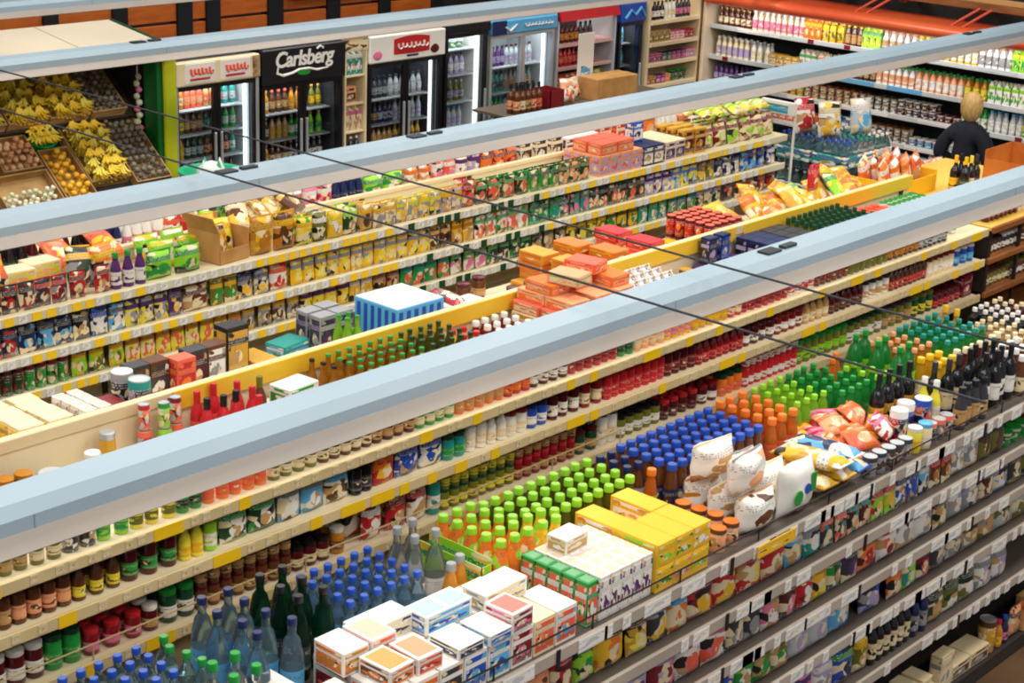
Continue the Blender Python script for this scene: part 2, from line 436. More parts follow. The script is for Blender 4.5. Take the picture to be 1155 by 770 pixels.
def grp(label): return 'the ' + label if not label.startswith('the ') else label
COUNT = {}
def grid(kind, x0, x1, y0, y1, z, cols, label, dx=None, dy=None, jit=.05, skip=0.0, rz=0.0, rj=.1, tilt=0.0, stag=False, s=1.0, nparts=None):
    """a block of identical products standing in ranks; x0..x1 and y0..y1 are its edges"""
    w, d = K[kind][2] * s, K[kind][3] * s
    if abs(math.sin(rz)) > .7: w, d = d, w
    dx = max(dx or w, w); dy = max(dy or d, d)
    nx = max(1, int((x1 - x0 + 1e-6) / dx)); ny = max(1, int((y1 - y0 + 1e-6) / dy))
    mats = mats_for(kind, cols) if isinstance(cols, (tuple, list)) and isinstance(cols[0], str) else cols
    px = (x1 - x0) / nx; py = (y1 - y0) / ny
    tot = nx * ny
    g = grp(label) if tot > 1 else None
    lathed = K[kind][0] in ('bottle', 'jar', 'can', 'tub', 'pot', 'tin')
    for i in range(nx):
        for j in range(ny):
            if skip and RND.random() < skip: continue
            x = x0 + px * (i + .5 + (.25 if stag and j % 2 and i < nx - 1 else 0)); y = y0 + py * (j + .5)
            fx, fy = max(0, px - w) , max(0, py - d)
            put(kind, x + RND.uniform(-.4, .4) * fx, y + RND.uniform(-.4, .4) * fy, z, mats, label, g, (RND.uniform(-3, 3) if lathed else rz + RND.uniform(-rj, rj) * min(1, (fx + fy) * 12)), (-tilt, 0), s, 0, nparts)
    return tot

def stack(kind, x0, x1, y0, y1, z, n, colset, label):
    h = K[kind][4]
    for k in range(n):
        grid(kind, x0 + .012 * k, x1 - .012 * k, y0 + .012 * k, y1, z + h * 1.015 * k, colset[k % len(colset)], label + (', lowest layer', ', second layer', ', third layer', ', fourth layer', ', fifth layer', ', sixth layer')[k], rj=.05)
TOPS = {'sky blue': 'b6dbec', 'peach': 'f4c6ae', 'orange': 'eda47c', 'amber': 'dda458', 'coral': 'e58274', 'white': 'ece8e0'}
def look(kind, cols, short=False):
    nm = kind.replace('_', ' '); a = cols[0]; b = cols[1] if len(cols) > 1 else None; c = cols[2] if len(cols) > 2 else None
    p = K[kind][1]
    if len(p) == 3 and p[1][0] in ('lid', 'cap'):
        w = p[1][0]
        return f'{a} {nm}, {b} {w}' + ('' if short else f', {c} label')
    if p[0][0] == 'bag': return f'{a} {nm}, {b} seal' + ('' if short else f', {c} picture')
    if p[0][0] == 'carton': return f'{a} {nm}, {b} ' + ('print' if len(p) == 3 else 'cap')
    return f'{a} {nm}' + ('' if short or len(cols) < 3 else f', {b} and {c}')

def rows(text, x, y, z, where, ranks=2, step=1, axis='x', maxh=None, nparts=None, tilt=0.0, skip=.03, prune=True, end=None):
    """runs of products along one shelf: 'kind length colour/colour/colour' per line, from x onwards"""
    prev = None
    for ln in text.strip().split(';'):
        ln = ln.strip()
        if not ln: continue
        f = [t.strip() for t in ln.split(',')]
        kind, length = f[0], float(f[1]); cols = tuple(f[2].split('/'))
        rk = int(f[3]) if len(f) > 3 else ranks
        tiers = int(f[4]) if len(f) > 4 else 1
        x2 = x + length * step
        lk = look(kind, cols); label = f'{lk}, {where}'
        if label in LABELS: label = f'{look(kind, cols, True)}, {where} past {prev}'
        if label in LABELS: label = f'{lk}, {where} past {prev}'
        if label in LABELS: label = f'{lk}, {where}, next after {prev}'
        w = K[kind][2]; d = K[kind][3]
        if end is not None and step > 0: length = min(length, end - x)
        if length < w * .98: x = x2; continue
        n = max(1, int(length / w + 1e-6)); p = length / n
        mats = mats_for(kind, cols); tot = n * rk * tiers; g = grp(label) if tot > 1 else None
        if tot == 1: g = None
        for i in range(n):
            for j in range(rk):
                if j and RND.random() < skip: continue
                along = x + step * p * (i + .5); back = (j + .5) * max(d, .05) * 1.04
                jt = RND.uniform(-.3, .3) * max(0, p - w)
                lathed = K[kind][0] in ('bottle', 'jar', 'can', 'tub', 'pot', 'tin')
                for tr_ in range(tiers - 1): put(kind, *((along + jt, y + back + .003) if axis == 'x' else (y + back + .003, along + jt)), z + K[kind][4] * (tr_ + 1) * 1.003, mats, label, g, RND.uniform(-3, 3) if lathed else 0, nparts=nparts)
                if axis == 'x': o_ = put(kind, along + jt, y + back + RND.uniform(0, .006), z, mats, label, g, RND.uniform(-3, 3) if lathed else RND.uniform(-.05, .05), (0 if lathed else -tilt, 0), nparts=nparts)
                else: o_ = put(kind, y + back + RND.uniform(0, .006), along + jt, z, mats, label, g, RND.uniform(-3, 3) if lathed else -PI / 2 + RND.uniform(-.04, .04), nparts=nparts)
                if prune and tiers == 1 and o_ is not None: PRUNE.append(o_)
        prev = lk.split(',')[0] + ('es' if lk.split(',')[0][-1] in 'xs' else 's')
        x = x2
# ------------------------------------------------------------------ the setting
floor_me = box((-2, -1, -.1), (18.2, 17.2, 0), 0, 'floor')
struct('floor', floor_me, noisy('4a3624', '6b5138', 1.4, .35))
struct('wall_back', box((-2, 16.6, 0), (18.2, 16.8, 5.2), 0, 'wall'), noisy('2a241f', '3a3029', 2.0, .8))
struct('wall_right', box((17.75, -1, 0), (17.95, 16.6, 5.2), 0, 'wall'), noisy('1d1815', '2c2521', 2.0, .8))

# slatted timber screen behind the coolers
sl = empty('slatted_screen', 'orange timber slat screen between black posts behind the drinks coolers', 'screen', (0, 15.0, 0))
px_ = [(7.1, 7.28), (8.3, 8.48), (9.56, 9.73), (10.39, 10.57), (11.22, 11.41), (11.61, 11.79), (12.48, 12.69), (13.37, 13.56), (14.20, 14.38), (15.1, 15.3)]
for k, (xa, xb) in enumerate(px_):
    mk('post', box((xa, -.06, 0), (xb, .10, 2.95), .004), M('15171b', .6), sl)
    if k + 1 < len(px_):
        for z0 in (1.15, 1.40, 1.645, 1.90, 2.155, 2.41):
            mk('slat', box((xb, -.02, z0 + .012), (px_[k + 1][0], .03, z0 + .235), .006), noisy('b4561a', 'c86a24', 3, .5, (1, 1, 6)), sl)
sg = empty('wall_sign', 'red and white sign hung high behind the cooler with a red logo', 'sign', (12.75, 14.9, 2.05))
mk('panel', box((0, -.02, 0), (1.9, .02, .55), .004), M('white', .5), sg)
bm = bmesh.new(); v = [bm.verts.new(p) for p in ((.12, -.03, .08), (.62, -.03, .26), (.12, -.03, .44), (.12, -.022, .08), (.62, -.022, .26), (.12, -.022, .44))]
for f in ((0, 1, 2), (5, 4, 3), (0, 3, 4, 1), (1, 4, 5, 2), (2, 5, 3, 0)): bm.faces.new([v[i] for i in f])
mk('arrow', finish(bm, 'arrow', False), M('red', .5), sg)

# ------------------------------------------------------------------ hanging strip lights and their wires
ALU = noisy('97abb8', 'a0b3bf', .8, .42)
LIP = noisy('978e86', 'a3968b', 1.2, .5)
def strip_light(yc, x0, x1, plates, label, lamp):
    z = 2.5
    prof = [(-.07, 0), (.07, 0), (.105, -.040), (.105, -.091), (.09, -.091), (.09, -.05), (.06, -.02), (-.06, -.02), (-.09, -.05), (-.09, -.091), (-.105, -.091), (-.105, -.040)]
    t = empty('hanging_strip_light', label, 'light', (0, yc, z))
    mk('housing', extrude_x(prof, x0, x1, 'housing'), ALU, t)
    for s in (-1, 1):
        pr = [(s * .103, -.086), (s * .107, -.090), (s * .162, -.134), (s * .158, -.1385), (s * .100, -.092)]
        mk('reflector_lip', extrude_x(pr, x0, x1, 'lip'), LIP, t)
    bm_ = tube([(x0 + .05, 0, -.065), (x1 - .05, 0, -.065)], .016, 'tube')
    mk('lamp_tube', bm_, M('fff1dc', .4, emit=3.0), t)
    x = x0 + 1.35
    while x < x1:
        mk('joint', box((x, -.1065, -.0915), (x + .005, -.1045, -.039), 0), M('8798a6', .5), t); x += 3.36
    for px in plates:
        pl = mk('mounting_plate', box((px - .10, -.04, .0005), (px + .02, .03, .012), .002), M('22272c', .5), t)
        mk('clip', box((px + .06, -.03, .0005), (px + .17, .01, .016), .002), M('2c3238', .5), t)
    la = bpy.data.lights.new('tube light', 'AREA'); la.shape = 'RECTANGLE'; la.size = x1 - x0 - .2; la.size_y = .12; la.energy = lamp; la.color = (1, .90, .76)
    lo = bpy.data.objects.new('tube_light', la); COL.objects.link(lo); lo.location = ((x0 + x1) / 2, yc, z - .10)
strip_light(4.45, 1.3, 16.9, [6.95], 'pale blue strip light hanging over the aisle before the jar rack, nearest of four', LAMP)
strip_light(7.405, 1.3, 16.9, [5.9, 7.4, 10.85, 14.55], 'pale blue strip light hanging over the spice packet rack, second of four', LAMP)
strip_light(11.21, 3.5, 16.9, [8.05, 13.1], 'pale blue strip light hanging just before the drinks coolers, third of four', LAMP)
strip_light(13.69, 4.5, 15.5, [10.8], 'pale blue strip light hanging above the fruit stand canopy, furthest of four', LAMP * .6)
for wx, lb in ((6.31, 'thin black wire crossing the strip lights, the one passing over the mango crate'), (5.61, 'thin black wire crossing the strip lights, the one passing closer to the green basin')):
    t = mk('hanging_wire', tube([(wx, 2.6 + k * .5, 2.575) for k in range(25)], (.0055), 'wire', 6), M('2a2e36', .6))
    tag(t, lb, 'wire')

# ------------------------------------------------------------------ shelving
def rail_tags(rail, x0, x1, yf, z, h, kind, seed):
    r = random.Random(seed)
    def lab(xa, w, col, hh=None, drop=0):
        hh = hh or h * .72
        mk('price_tag', box((xa, yf - .003, z + (h - hh) / 2 - drop), (xa + w, yf - .0005, z + (h + hh) / 2 - drop), 0), TAGM[col], rail)
    x = x0 + .05; n = 0
    while x < x1 - .08 and n < 96:
        if kind == 'cream':
            p = r.random()
            if p < .26: lab(x, r.choice((.06, .07, .085, .15)), 'yellow', h * .98); x += .19
            else: lab(x, .04, 'cream'); x += r.uniform(.06, .13)
        elif kind == 'mixed':
            if r.random() < .5: lab(x, .06, 'green' if 7.95 < x < 9.4 else 'yellow', h * .9)
            else: lab(x, .055, 'white', h * .9)
            x += r.uniform(.075, .11)
        else:
            if r.random() < .72: lab(x, r.choice((.05, .05, .06, .11, .17)), 'white', h * .96, .004)
            x += r.uniform(.07, .17)
        n += 1
TAGM = {'yellow': M('ffcf1c', .5), 'green': M('dark green', .5), 'cream': PR('beige', 'beige', 'cream', 2, .5, True), 'white': PR('white', 'white', 'silver', 2, .5, True)}

def gondola(label, x0, x1, yf, yb, levels, deck, yboard, board_top, col, railcol, tagk, depth, both=False, back=None, bay=1.105, name='shelving_unit', base=.1):
    m = M(col, .5); t = empty(name, label, 'shelving', (0, 0, 0))
    yd = yf + depth
    mk('base', box((x0, yf + .02, 0), (x1, yb, base), .004), M('2b2623', .5), t)
    mk('deck', box((x0, yf, deck - .028), (x1, yb, deck), .002), m, t)
    mk('back_panel', box((x0, yboard - .012, base), (x1, yboard + .012, board_top), .002), m, t)
    for i, z in enumerate(levels):
        if i: mk('shelf', box((x0, yf + .004, z + .022), (x1, yd, z + .046), .002), m, t)
        rl = mk('price_rail', box((x0, yf - .014, z), (x1, yf + .004, z + .058), .004), noisy(*railcol, 3.0, .5), t)
        rail_tags(rl, x0, x1, yf - .014, z, .058, tagk, int(yf * 100) + i)
    x = x0
    while x <= x1 + .01:
        mk('upright', box((x - .018, yboard - .03, 0), (x + .018, yboard - .0125, board_top - .01), .002), M('2a2522', .5), t)
        x += bay
    return t
GR = gondola('long rack nearest the camera with drinks on its deck and snack bags below', 1.6, 10.05, 3.52, 4.32, [1.62, 1.36, 1.10, .85, .53], 1.675, 4.0, 1.67, '5a5048', ('ab9d90', 'bdb0a3'), 'white', .44)
for k in range(8):
    x = 2.07 + 1.105 * k
    for z in (1.62, 1.36, 1.10, .85, .53):
        mk('rail_clip', box((x - .011, 3.500, z - .02), (x + .011, 3.5058, z + .062), .002), M('1a1716', .5), GR)
gd = mk('guard_wire', tube([(1.7, 3.525, 1.735), (10.0, 3.525, 1.735)], .004, 'wire', 6), M('3a332e', .4, .5), GR)
for k in range(16):
    mk('guard_post', tube([(1.75 + k * .55, 3.525, 1.675), (1.75 + k * .55, 3.525, 1.737)], .004, 'wire', 6), M('3a332e', .4, .5), gd)
JR = gondola('long cream rack of jars and sauces with a yellow-topped divider along its deck', 2.2, 11.17, 5.35, 6.72, [1.62, 1.39, 1.12, .78], 1.675, 6.03, 1.93, 'ead9b4', ('d8c08c', 'ead39f'), 'cream', .5)
mk('divider_cap', box((2.2, 6.006, 1.885), (11.17, 6.054, 1.945), .004), M('beige', .5), JR)
for xa, xb in ((4.42, 7.4), (7.6, 8.9), (9.0, 11.17)):
    mk('price_band', box((xa, 5.994, 1.852), (xb, 6.006, 1.948), .002), noisy('f0bd24', 'f6cc3c', 2.0, .5), JR)
gw = mk('guard_wire', tube([(2.3, 5.362, 1.245), (7.0, 5.362, 1.245)], .004, 'wire', 6), M('c9ae7a', .4), JR)
for k in range(9): mk('guard_post', tube([(2.35 + k * .58, 5.362, 1.166), (2.35 + k * .58, 5.362, 1.247)], .004, 'wire', 6), M('c9ae7a', .4), gw)
SR = gondola('long rack of spice packets under yellow and white price rails', 3.6, 12.72, 8.12, 9.45, [1.62, 1.365, 1.14, .80], 1.675, 8.62, 1.76, 'dccda8', ('d2cba6', 'dcd6bc'), 'mixed', .46)
mk('divider_cap', box((3.6, 8.60, 1.75), (12.72, 8.645, 1.78), .004), M('beige', .5), SR)

# wooden end rack past the jars
wr = empty('wooden_rack', 'brown wooden rack of small dark bottles at the far end of the jar rack', 'shelving', (0, 0, 0))
WOOD = noisy('8a4f22', 'a8662f', 4, .5, (1, 6, 6))
for xx in (11.27, 13.0): mk('side_panel', box((xx - .02, 5.36, 0), (xx + .02, 6.7, 1.66), .003), M('2a1d16', .6), wr)
mk('back_panel', box((11.25, 5.80, .1), (13.02, 5.82, 1.62), .002), M('2a1d16', .6), wr)
for z in (.85, 1.14, 1.40): mk('shelf', box((11.25, 5.36, z), (13.02, 5.8, z + .03), .006), WOOD, wr)
mk('deck', box((11.22, 5.345, 1.645), (13.04, 6.72, 1.675), .004), noisy('e2b23c', 'ecc35a', 2, .5), wr)
mk('deck_lip', box((11.22, 5.322, 1.625), (13.04, 5.345, 1.68), .008), WOOD, wr)
for z in (1.40, 1.14, .85): mk('shelf_lip', box((11.22, 5.332, z - .012), (13.04, 5.362, z + .038), .008), WOOD, wr)
for xx in (11.75, 12.2, 12.65): mk('upright', box((xx - .015, 5.36, .1), (xx + .015, 5.385, 1.645), .002), M('2a1d16', .6), wr)
# ------------------------------------------------------------------ the jar rack's face (three shelves)
rows('''spice_jar,.30,amber/gold/tan; spice_jar,.36,brown/gold/cream; spice_jar,.28,olive/black/tan; spice_jar,.16,olive/gold/cream; food_can,.16,charcoal/silver/white; spice_jar,.16,lime/green/green;
spice_jar,.24,lemon/yellow/olive; spice_jar,.14,green/white/black; spice_jar,.36,orange/red/coral; spice_jar,.3,olive/charcoal/cream; spice_jar,.34,brown/black/cream; spice_jar,.28,maroon/white/tan;
spice_jar,.28,green/red/cream; spice_jar,.36,orange/cream/tan; spice_jar,.2,red/orange/orange; spice_jar,.3,maroon/white/white; spice_jar,.42,red/dark red/dark red; spice_jar,.14,green/green/dark green; spice_jar,.28,peach/coral/cream;
spice_jar,.26,yellow/white/pink; spice_jar,.36,gold/white/yellow; spice_jar,.14,red/teal/cream; spice_jar,.5,red/amber/dark red; spice_jar,.3,white/red/red; spice_jar,.4,brown/orange/dark red; spice_jar,.5,olive/green/olive; spice_jar,.4,brown/cream/amber; spice_jar,.4,charcoal/grey/silver''',
     2.32, 5.375, 1.675, 'jar rack deck', ranks=1, end=11.15)
rows('''sauce_bottle,.5,maroon/dark red/brown; ketchup_bottle,.34,brown/maroon/tan; ketchup_bottle,.28,brown/maroon/peach; sauce_bottle,.24,brown/gold/lemon; sauce_jar,.30,maroon/dark red/green; sauce_bottle,.13,lemon/yellow/yellow; ketchup_bottle,.08,lime/lemon/white; pasta_bag,.34,dark green/green/white;
sweet_bag,.28,sky blue/grey/white; pasta_bag,.17,white/sky blue/brown; ketchup_bottle,.14,black/purple/charcoal; sweet_bag,.15,red/orange/yellow; pasta_bag,.33,white/blue/blue; honey_jar,.16,teal/dark green/green; ketchup_bottle,.16,white/blue/cream; sauce_bottle,.15,white/red/cream; honey_jar,.16,white/dark red/cream; honey_jar,.16,blue/navy/white;
ketchup_bottle,.27,maroon/red/white; ketchup_bottle,.20,dark red/red/cream; ketchup_bottle,.55,red/dark red/red; ketchup_bottle,.30,maroon/white/dark red; sauce_bottle,.48,dark red/maroon/red; honey_jar,.34,maroon/maroon/white; honey_jar,.32,dark red/dark red/white; sauce_bottle,.30,tan/brown/cream; sauce_bottle,.42,maroon/amber/brown; honey_jar,.34,white/charcoal/tan; sauce_bottle,.5,brown/maroon/red; honey_jar,.4,cream/dark red/white; honey_jar,.3,blue/white/sky blue; sauce_bottle,.34,red/white/pink; honey_jar,.3,coral/white/cream; sauce_bottle,.4,charcoal/grey/purple''',
     2.34, 5.39, 1.437, 'middle jar shelf', ranks=2, end=11.15)
rows('''pickle_jar,.36,brown/dark red/cream; pickle_jar,.36,olive/dark green/cream; pickle_jar,.26,maroon/white/white; pickle_jar,.18,green/dark green/green; jam_jar,.3,dark red/red/pink; jam_jar,.1,maroon/white/tan; pickle_jar,.18,dark green/green/white;
spice_jar,.55,brown/maroon/tan,2,2; jam_jar,.24,maroon/black/cream; honey_jar,.12,amber/white/brown; coffee_bag,.25,red/white/white; coffee_bag,.14,red/dark red/tan; coffee_bag,.15,white/red/cream; tall_jar,.08,teal/teal/white; spice_jar,.55,olive/dark green/lemon,2,2; spice_jar,.5,dark red/red/tan,2,2; honey_jar,.2,dark green/maroon/tan; tall_jar,.16,white/purple/cream;
honey_jar,.4,olive/black/white; jam_jar,.36,maroon/red/maroon; jam_jar,.22,maroon/dark red/white; honey_jar,.24,orange/dark green/coral; spice_jar,.6,red/red/white,2,2; pickle_jar,.6,olive/green/lime; pickle_jar,.45,olive/dark green/white; pickle_jar,.4,olive/charcoal/tan; pickle_jar,.3,dark green/olive/lemon; jam_jar,.4,maroon/maroon/red; sweet_box,.42,dark red/maroon/pink; honey_jar,.3,green/green/teal; honey_jar,.24,teal/navy/blue; tall_jar,.4,lemon/white/cream; tall_jar,.16,brown/brown/white''',
     2.34, 5.39, 1.167, 'lower jar shelf', ranks=2, end=11.15)
rows('''spice_jar,.26,brown/black/white; spice_jar,.26,charcoal/white/white; spice_jar,.4,brown/gold/white; spice_jar,.36,black/white/tan''', 11.31, 5.40, 1.43, 'wooden rack upper shelf', ranks=2)
rows('''spice_jar,.4,olive/brown/cream; spice_jar,.42,brown/olive/white; spice_jar,.4,charcoal/grey/cream''', 11.31, 5.40, 1.17, 'wooden rack lower shelf', ranks=2)
rows('''vinegar_bottle,.5,maroon/white/pink; vinegar_bottle,.7,white/charcoal/pink''', 11.3, 5.42, 1.675, 'wooden rack deck', ranks=2)

# ------------------------------------------------------------------ the spice packet rack's face
rows('''spice_packet,.66,dark red/maroon/red; spice_packet,.33,dark red/red/charcoal; spice_packet,.22,charcoal/navy/red; soup_packet,.36,navy/black/sky blue; soup_packet,.12,black/charcoal/tan; soup_packet,.13,navy/blue/white; soup_packet,.12,sky blue/navy/white; seasoning_packet,.32,lemon/purple/grey; seasoning_packet,.11,purple/charcoal/yellow; frozen_style_bag,.21,cream/brown/dark red;
seasoning_packet,.22,olive/yellow/green; soup_packet,.26,grey/navy/yellow; pasta_bag,.18,white/coral/red; seasoning_packet,1.3,yellow/grey/lemon; seasoning_packet,.22,brown/gold/black; soup_packet,.24,yellow/amber/tan; soup_packet,.6,white/green/coral; soup_packet,.36,green/dark green/teal; soup_packet,.36,teal/dark green/pink; soup_packet,.7,dark green/charcoal/coral; soup_packet,.36,lilac/purple/white; soup_packet,.36,lemon/blue/sky blue; soup_packet,.24,olive/brown/yellow; stock_pouch,.38,navy/navy/white; stock_pouch,.38,blue/navy/sky blue; stock_pouch,.4,blue/white/lilac; stock_pouch,.5,dark red/orange/amber; stock_pouch,.5,red/brown/coral; stock_pouch,.4,maroon/dark red/tan''',
     3.75, 8.15, 1.412, 'upper packet shelf', ranks=2, tilt=.05, end=12.7)
rows('''spice_packet,.33,dark red/charcoal/olive; tall_can,.9,dark green/maroon/red; tall_can,.3,green/dark red/cream; seasoning_packet,.4,lime/yellow/olive; seasoning_packet,.9,lemon/amber/coral; seasoning_packet,.5,grey/yellow/brown; seasoning_packet,.44,yellow/purple/lemon; seasoning_packet,.22,yellow/white/gold; stock_pouch,.26,tan/dark red/brown; soup_packet,.5,green/teal/coral; soup_packet,.4,white/green/pink; soup_packet,.5,dark green/green/charcoal; soup_packet,.4,charcoal/dark green/tan; soup_packet,.5,olive/yellow/lemon; soup_packet,.4,yellow/olive/green; soup_packet,.4,teal/green/white; soup_packet,.4,grey/teal/green; soup_packet,.36,dark green/lilac/cream; stock_pouch,.36,charcoal/maroon/coral; stock_pouch,.5,red/dark red/amber; stock_pouch,.6,brown/red/gold''',
     3.75, 8.15, 1.187, 'lower packet shelf', ranks=1, tilt=.05, end=12.7)
# front ranks on its deck
rows('''spice_packet,.55,dark red/maroon/olive; food_can,.3,maroon/dark red/green; spice_packet,.32,maroon/charcoal/red; spice_packet,.22,charcoal/red/dark red; spice_packet,.3,red/dark red/cream; cordial_bottle,.26,purple/green/white; salad_bag,.42,lime/green/green; snack_bag,.17,lime/yellow/dark green;''',
     3.9, 8.14, 1.675, 'packet rack deck', ranks=1, end=6.36)
rows('''crisp_bag,.19,yellow/gold/amber; crisp_bag,.19,amber/yellow/brown; sweet_bag,.14,lemon/yellow/green; coffee_bag,.13,olive/white/dark green; sweet_bag,.14,yellow/lemon/white;coffee_bag,.13,dark green/lime/cream;sweet_bag,.14,tan/yellow/brown;seasoning_packet,.22,cream/yellow/grey; seasoning_packet,.44,grey/lemon/yellow; seasoning_packet,.22,lilac/yellow/gold; coffee_bag,.13,brown/red/coral; soup_packet,.58,dark green/green/coral; soup_packet,.36,green/dark green/tan; soup_packet,.36,dark green/olive/peach; sweet_bag,.4,brown/coral/peach; sweet_bag,.14,yellow/white/gold; sweet_bag,.28,white/navy/lilac; coffee_bag,.26,cream/pink/tan''',
     6.66, 8.14, 1.675, 'packet rack deck', ranks=2, end=10.11)
grid('sweet_box', 10.12, 10.66, 8.14, 8.52, 1.675, ('peach', 'lilac', 'coral'), 'peach topped sweet boxes with coral print at the middle of the packet rack deck')
grid('sweet_box', 10.68, 10.95, 8.14, 8.52, 1.675, ('navy', 'white', 'tan'), 'navy sweet boxes with white print on the packet rack deck')
grid('sweet_box', 10.97, 11.24, 8.14, 8.52, 1.675, ('cream', 'purple', 'grey'), 'cream sweet boxes with purple print on the packet rack deck')
grid('cereal_box', 11.26, 11.56, 8.14, 8.5, 1.675, ('gold', 'maroon', 'amber'), 'gold cereal boxes with maroon print on the packet rack deck', dy=.12)
grid('snack_bag', 11.58, 12.66, 8.16, 8.5, 1.675, ('cream', 'dark red', 'lime'), 'pale green and cream snack bags with dark red picture at the packet rack end', dy=.11, tilt=.2)
grid('frozen_style_bag', 11.6, 12.6, 8.15, 8.5, 1.925, ('lemon', 'lime', 'cream'), 'lemon coloured bags lying on top of the cream snack bags', dy=.17, tilt=1.2, s=.9)
grid('cake_box', 10.14, 10.56, 8.15, 8.45, 1.838, ('coral', 'peach', 'orange'), 'coral cake boxes stacked on the peach sweet boxes')
put('sweet_box', 10.80, 8.35, 1.838, mats_for('sweet_box', ('blue', 'white', 'navy')), 'blue and white sweet box standing on the navy sweet boxes')
# leaning and heaped bags over the front rank, near end
grid('crisp_bag', 3.95, 5.0, 8.28, 8.56, 1.675, ('yellow', 'orange', 'peach'), 'yellow and orange crisp bags behind the dark red packets', dy=.14, tilt=.25, rj=.25)
grid('snack_bag', 4.1, 4.98, 8.20, 8.30, 1.80, ('orange', 'yellow', 'coral'), 'orange snack bags heaped above the dark red packets', tilt=.5, dy=.1)
grid('cake_box', 4.98, 5.40, 8.30, 8.58, 1.675, ('peach', 'orange', 'lemon'), 'peach cake boxes between the yellow crisp bags and the charcoal bag')
grid('cake_box', 4.98, 5.40, 8.30, 8.58, 1.767, ('cream', 'lemon', 'peach'), 'cream cake boxes lying on the peach ones beside the charcoal bag')
put('crisp_bag', 5.44, 8.24, 1.70, mats_for('crisp_bag', ('charcoal', 'yellow', 'dark green')), 'charcoal crisp bag with a yellow seal beside the orange bag on the packet rack', tilt=(-.35, .12))
put('crisp_bag', 5.63, 8.22, 1.69, mats_for('crisp_bag', ('orange', 'yellow', 'cream')), 'orange crisp bag with cream picture beside the charcoal bag on the packet rack', tilt=(-.3, -.1))
put('crisp_bag', 5.52, 8.47, 1.76, mats_for('crisp_bag', ('coral', 'orange', 'yellow')), 'coral crisp bag lying behind the charcoal bag on the packet rack', tilt=(-1.1, 0))
put('crisp_bag', 5.85, 8.47, 1.76, mats_for('crisp_bag', ('orange', 'coral', 'yellow')), 'orange crisp bag lying behind the purple cordial bottles', tilt=(-1.0, 0), rz=.2)
grid('salad_bag', 6.0, 6.45, 8.28, 8.58, 1.675, ('yellow', 'lime', 'white'), 'yellow and white salad bags behind the lime bags', dy=.14, tilt=.3)
cb = empty('display_box', 'brown open cardboard display box of yellow bags on the packet rack', 'box', (6.50, 8.30, 1.675), (0, 0, .12))
CARD = noisy('b98446', 'cf9c5c', 6, .7)
mk('bottom', box((-.13, -.14, 0), (.13, .14, .006), 0), CARD, cb)
for lo, hi in (((-.13, -.14, 0), (-.125, .14, .2)), ((.125, -.14, 0), (.13, .14, .2)), ((-.13, .135, 0), (.13, .14, .26)), ((-.13, -.14, 0), (.13, -.135, .09))):
    mk('side', box(lo, hi, 0), CARD, cb)
fl = mk('flap', box((0, -.14, 0), (.005, .14, .13), 0), CARD, cb, (-.13, 0, .2), (0, -.5, 0))
for k, (dx, dy, rr) in enumerate(((-.04, -.05, .2), (.05, .0, -.3), (-.02, .07, .1))):
    put('crisp_bag', 6.50 + dx * .5, 8.30 + dy, 1.69 + .02 * k, mats_for('crisp_bag', (('yellow', 'gold', 'amber'), ('lemon', 'yellow', 'gold'), ('gold', 'yellow', 'cream'))[k]), ('yellow crisp bag with amber picture', 'lemon crisp bag with gold picture', 'gold crisp bag with cream picture')[k] + ' in the brown display box', rz=rr, tilt=(-.25, 0), s=.85)
for k in range(5):
    put('crisp_bag', 6.78 + .13 * k, 8.42 + .05 * (k % 2), 1.78 + .01 * k, mats_for('crisp_bag', (('yellow', 'cream', 'brown'), ('gold', 'brown', 'yellow'), ('cream', 'gold', 'amber'), ('yellow', 'olive', 'cream'), ('brown', 'yellow', 'tan'))[k]),
        ('yellow bag with brown picture', 'gold bag with brown seal', 'cream bag with amber picture', 'yellow bag with olive seal', 'brown bag with yellow seal')[k] + ', heaped beside the brown display box', rz=RND.uniform(-.7, .7), tilt=(-.9, RND.uniform(-.3, .3)), s=.9)
# rear half of its deck, beyond the divider
rows('''cordial_bottle,.42,black/charcoal/dark green; cordial_bottle,.30,maroon/pink/white; cordial_bottle,.16,black/black/maroon; cordial_bottle,.22,navy/blue/white; cordial_bottle,.32,white/pink/pink; sweet_bag,.28,white/coral/red; salad_bag,.63,lime/dark green/green; sweet_bag,.28,white/red/teal; sweet_bag,.28,pink/white/red; cordial_bottle,.3,navy/white/navy; salad_bag,.42,lime/green/white; sweet_bag,.28,white/orange/peach; coffee_bag,.26,coral/white/pink; coffee_bag,.28,lilac/purple/white; sweet_bag,.42,orange/dark red/coral; cereal_box,.56,cream/charcoal/white; sweet_box,.42,white/dark red/navy; cereal_box,.42,cream/red/coral; crisp_bag,.4,orange/amber/peach; cordial_bottle,.30,white/grey/lilac; sweet_box,.4,peach/coral/orange; sweet_box,.3,cream/maroon/tan; sweet_box,.28,sky blue/blue/blue; salad_bag,.63,lime/lemon/cream; crisp_bag,.4,coral/orange/yellow''',
     5.0, 8.74, 1.675, 'behind the packet rack divider', ranks=2, end=12.68)
rows('''sweet_bag,.28,cream/charcoal/navy; pasta_bag,.5,white/orange/navy; pasta_bag,.5,cream/navy/coral''', 8.7, 8.76, 1.886, 'lying upon the rear boxes', ranks=1)
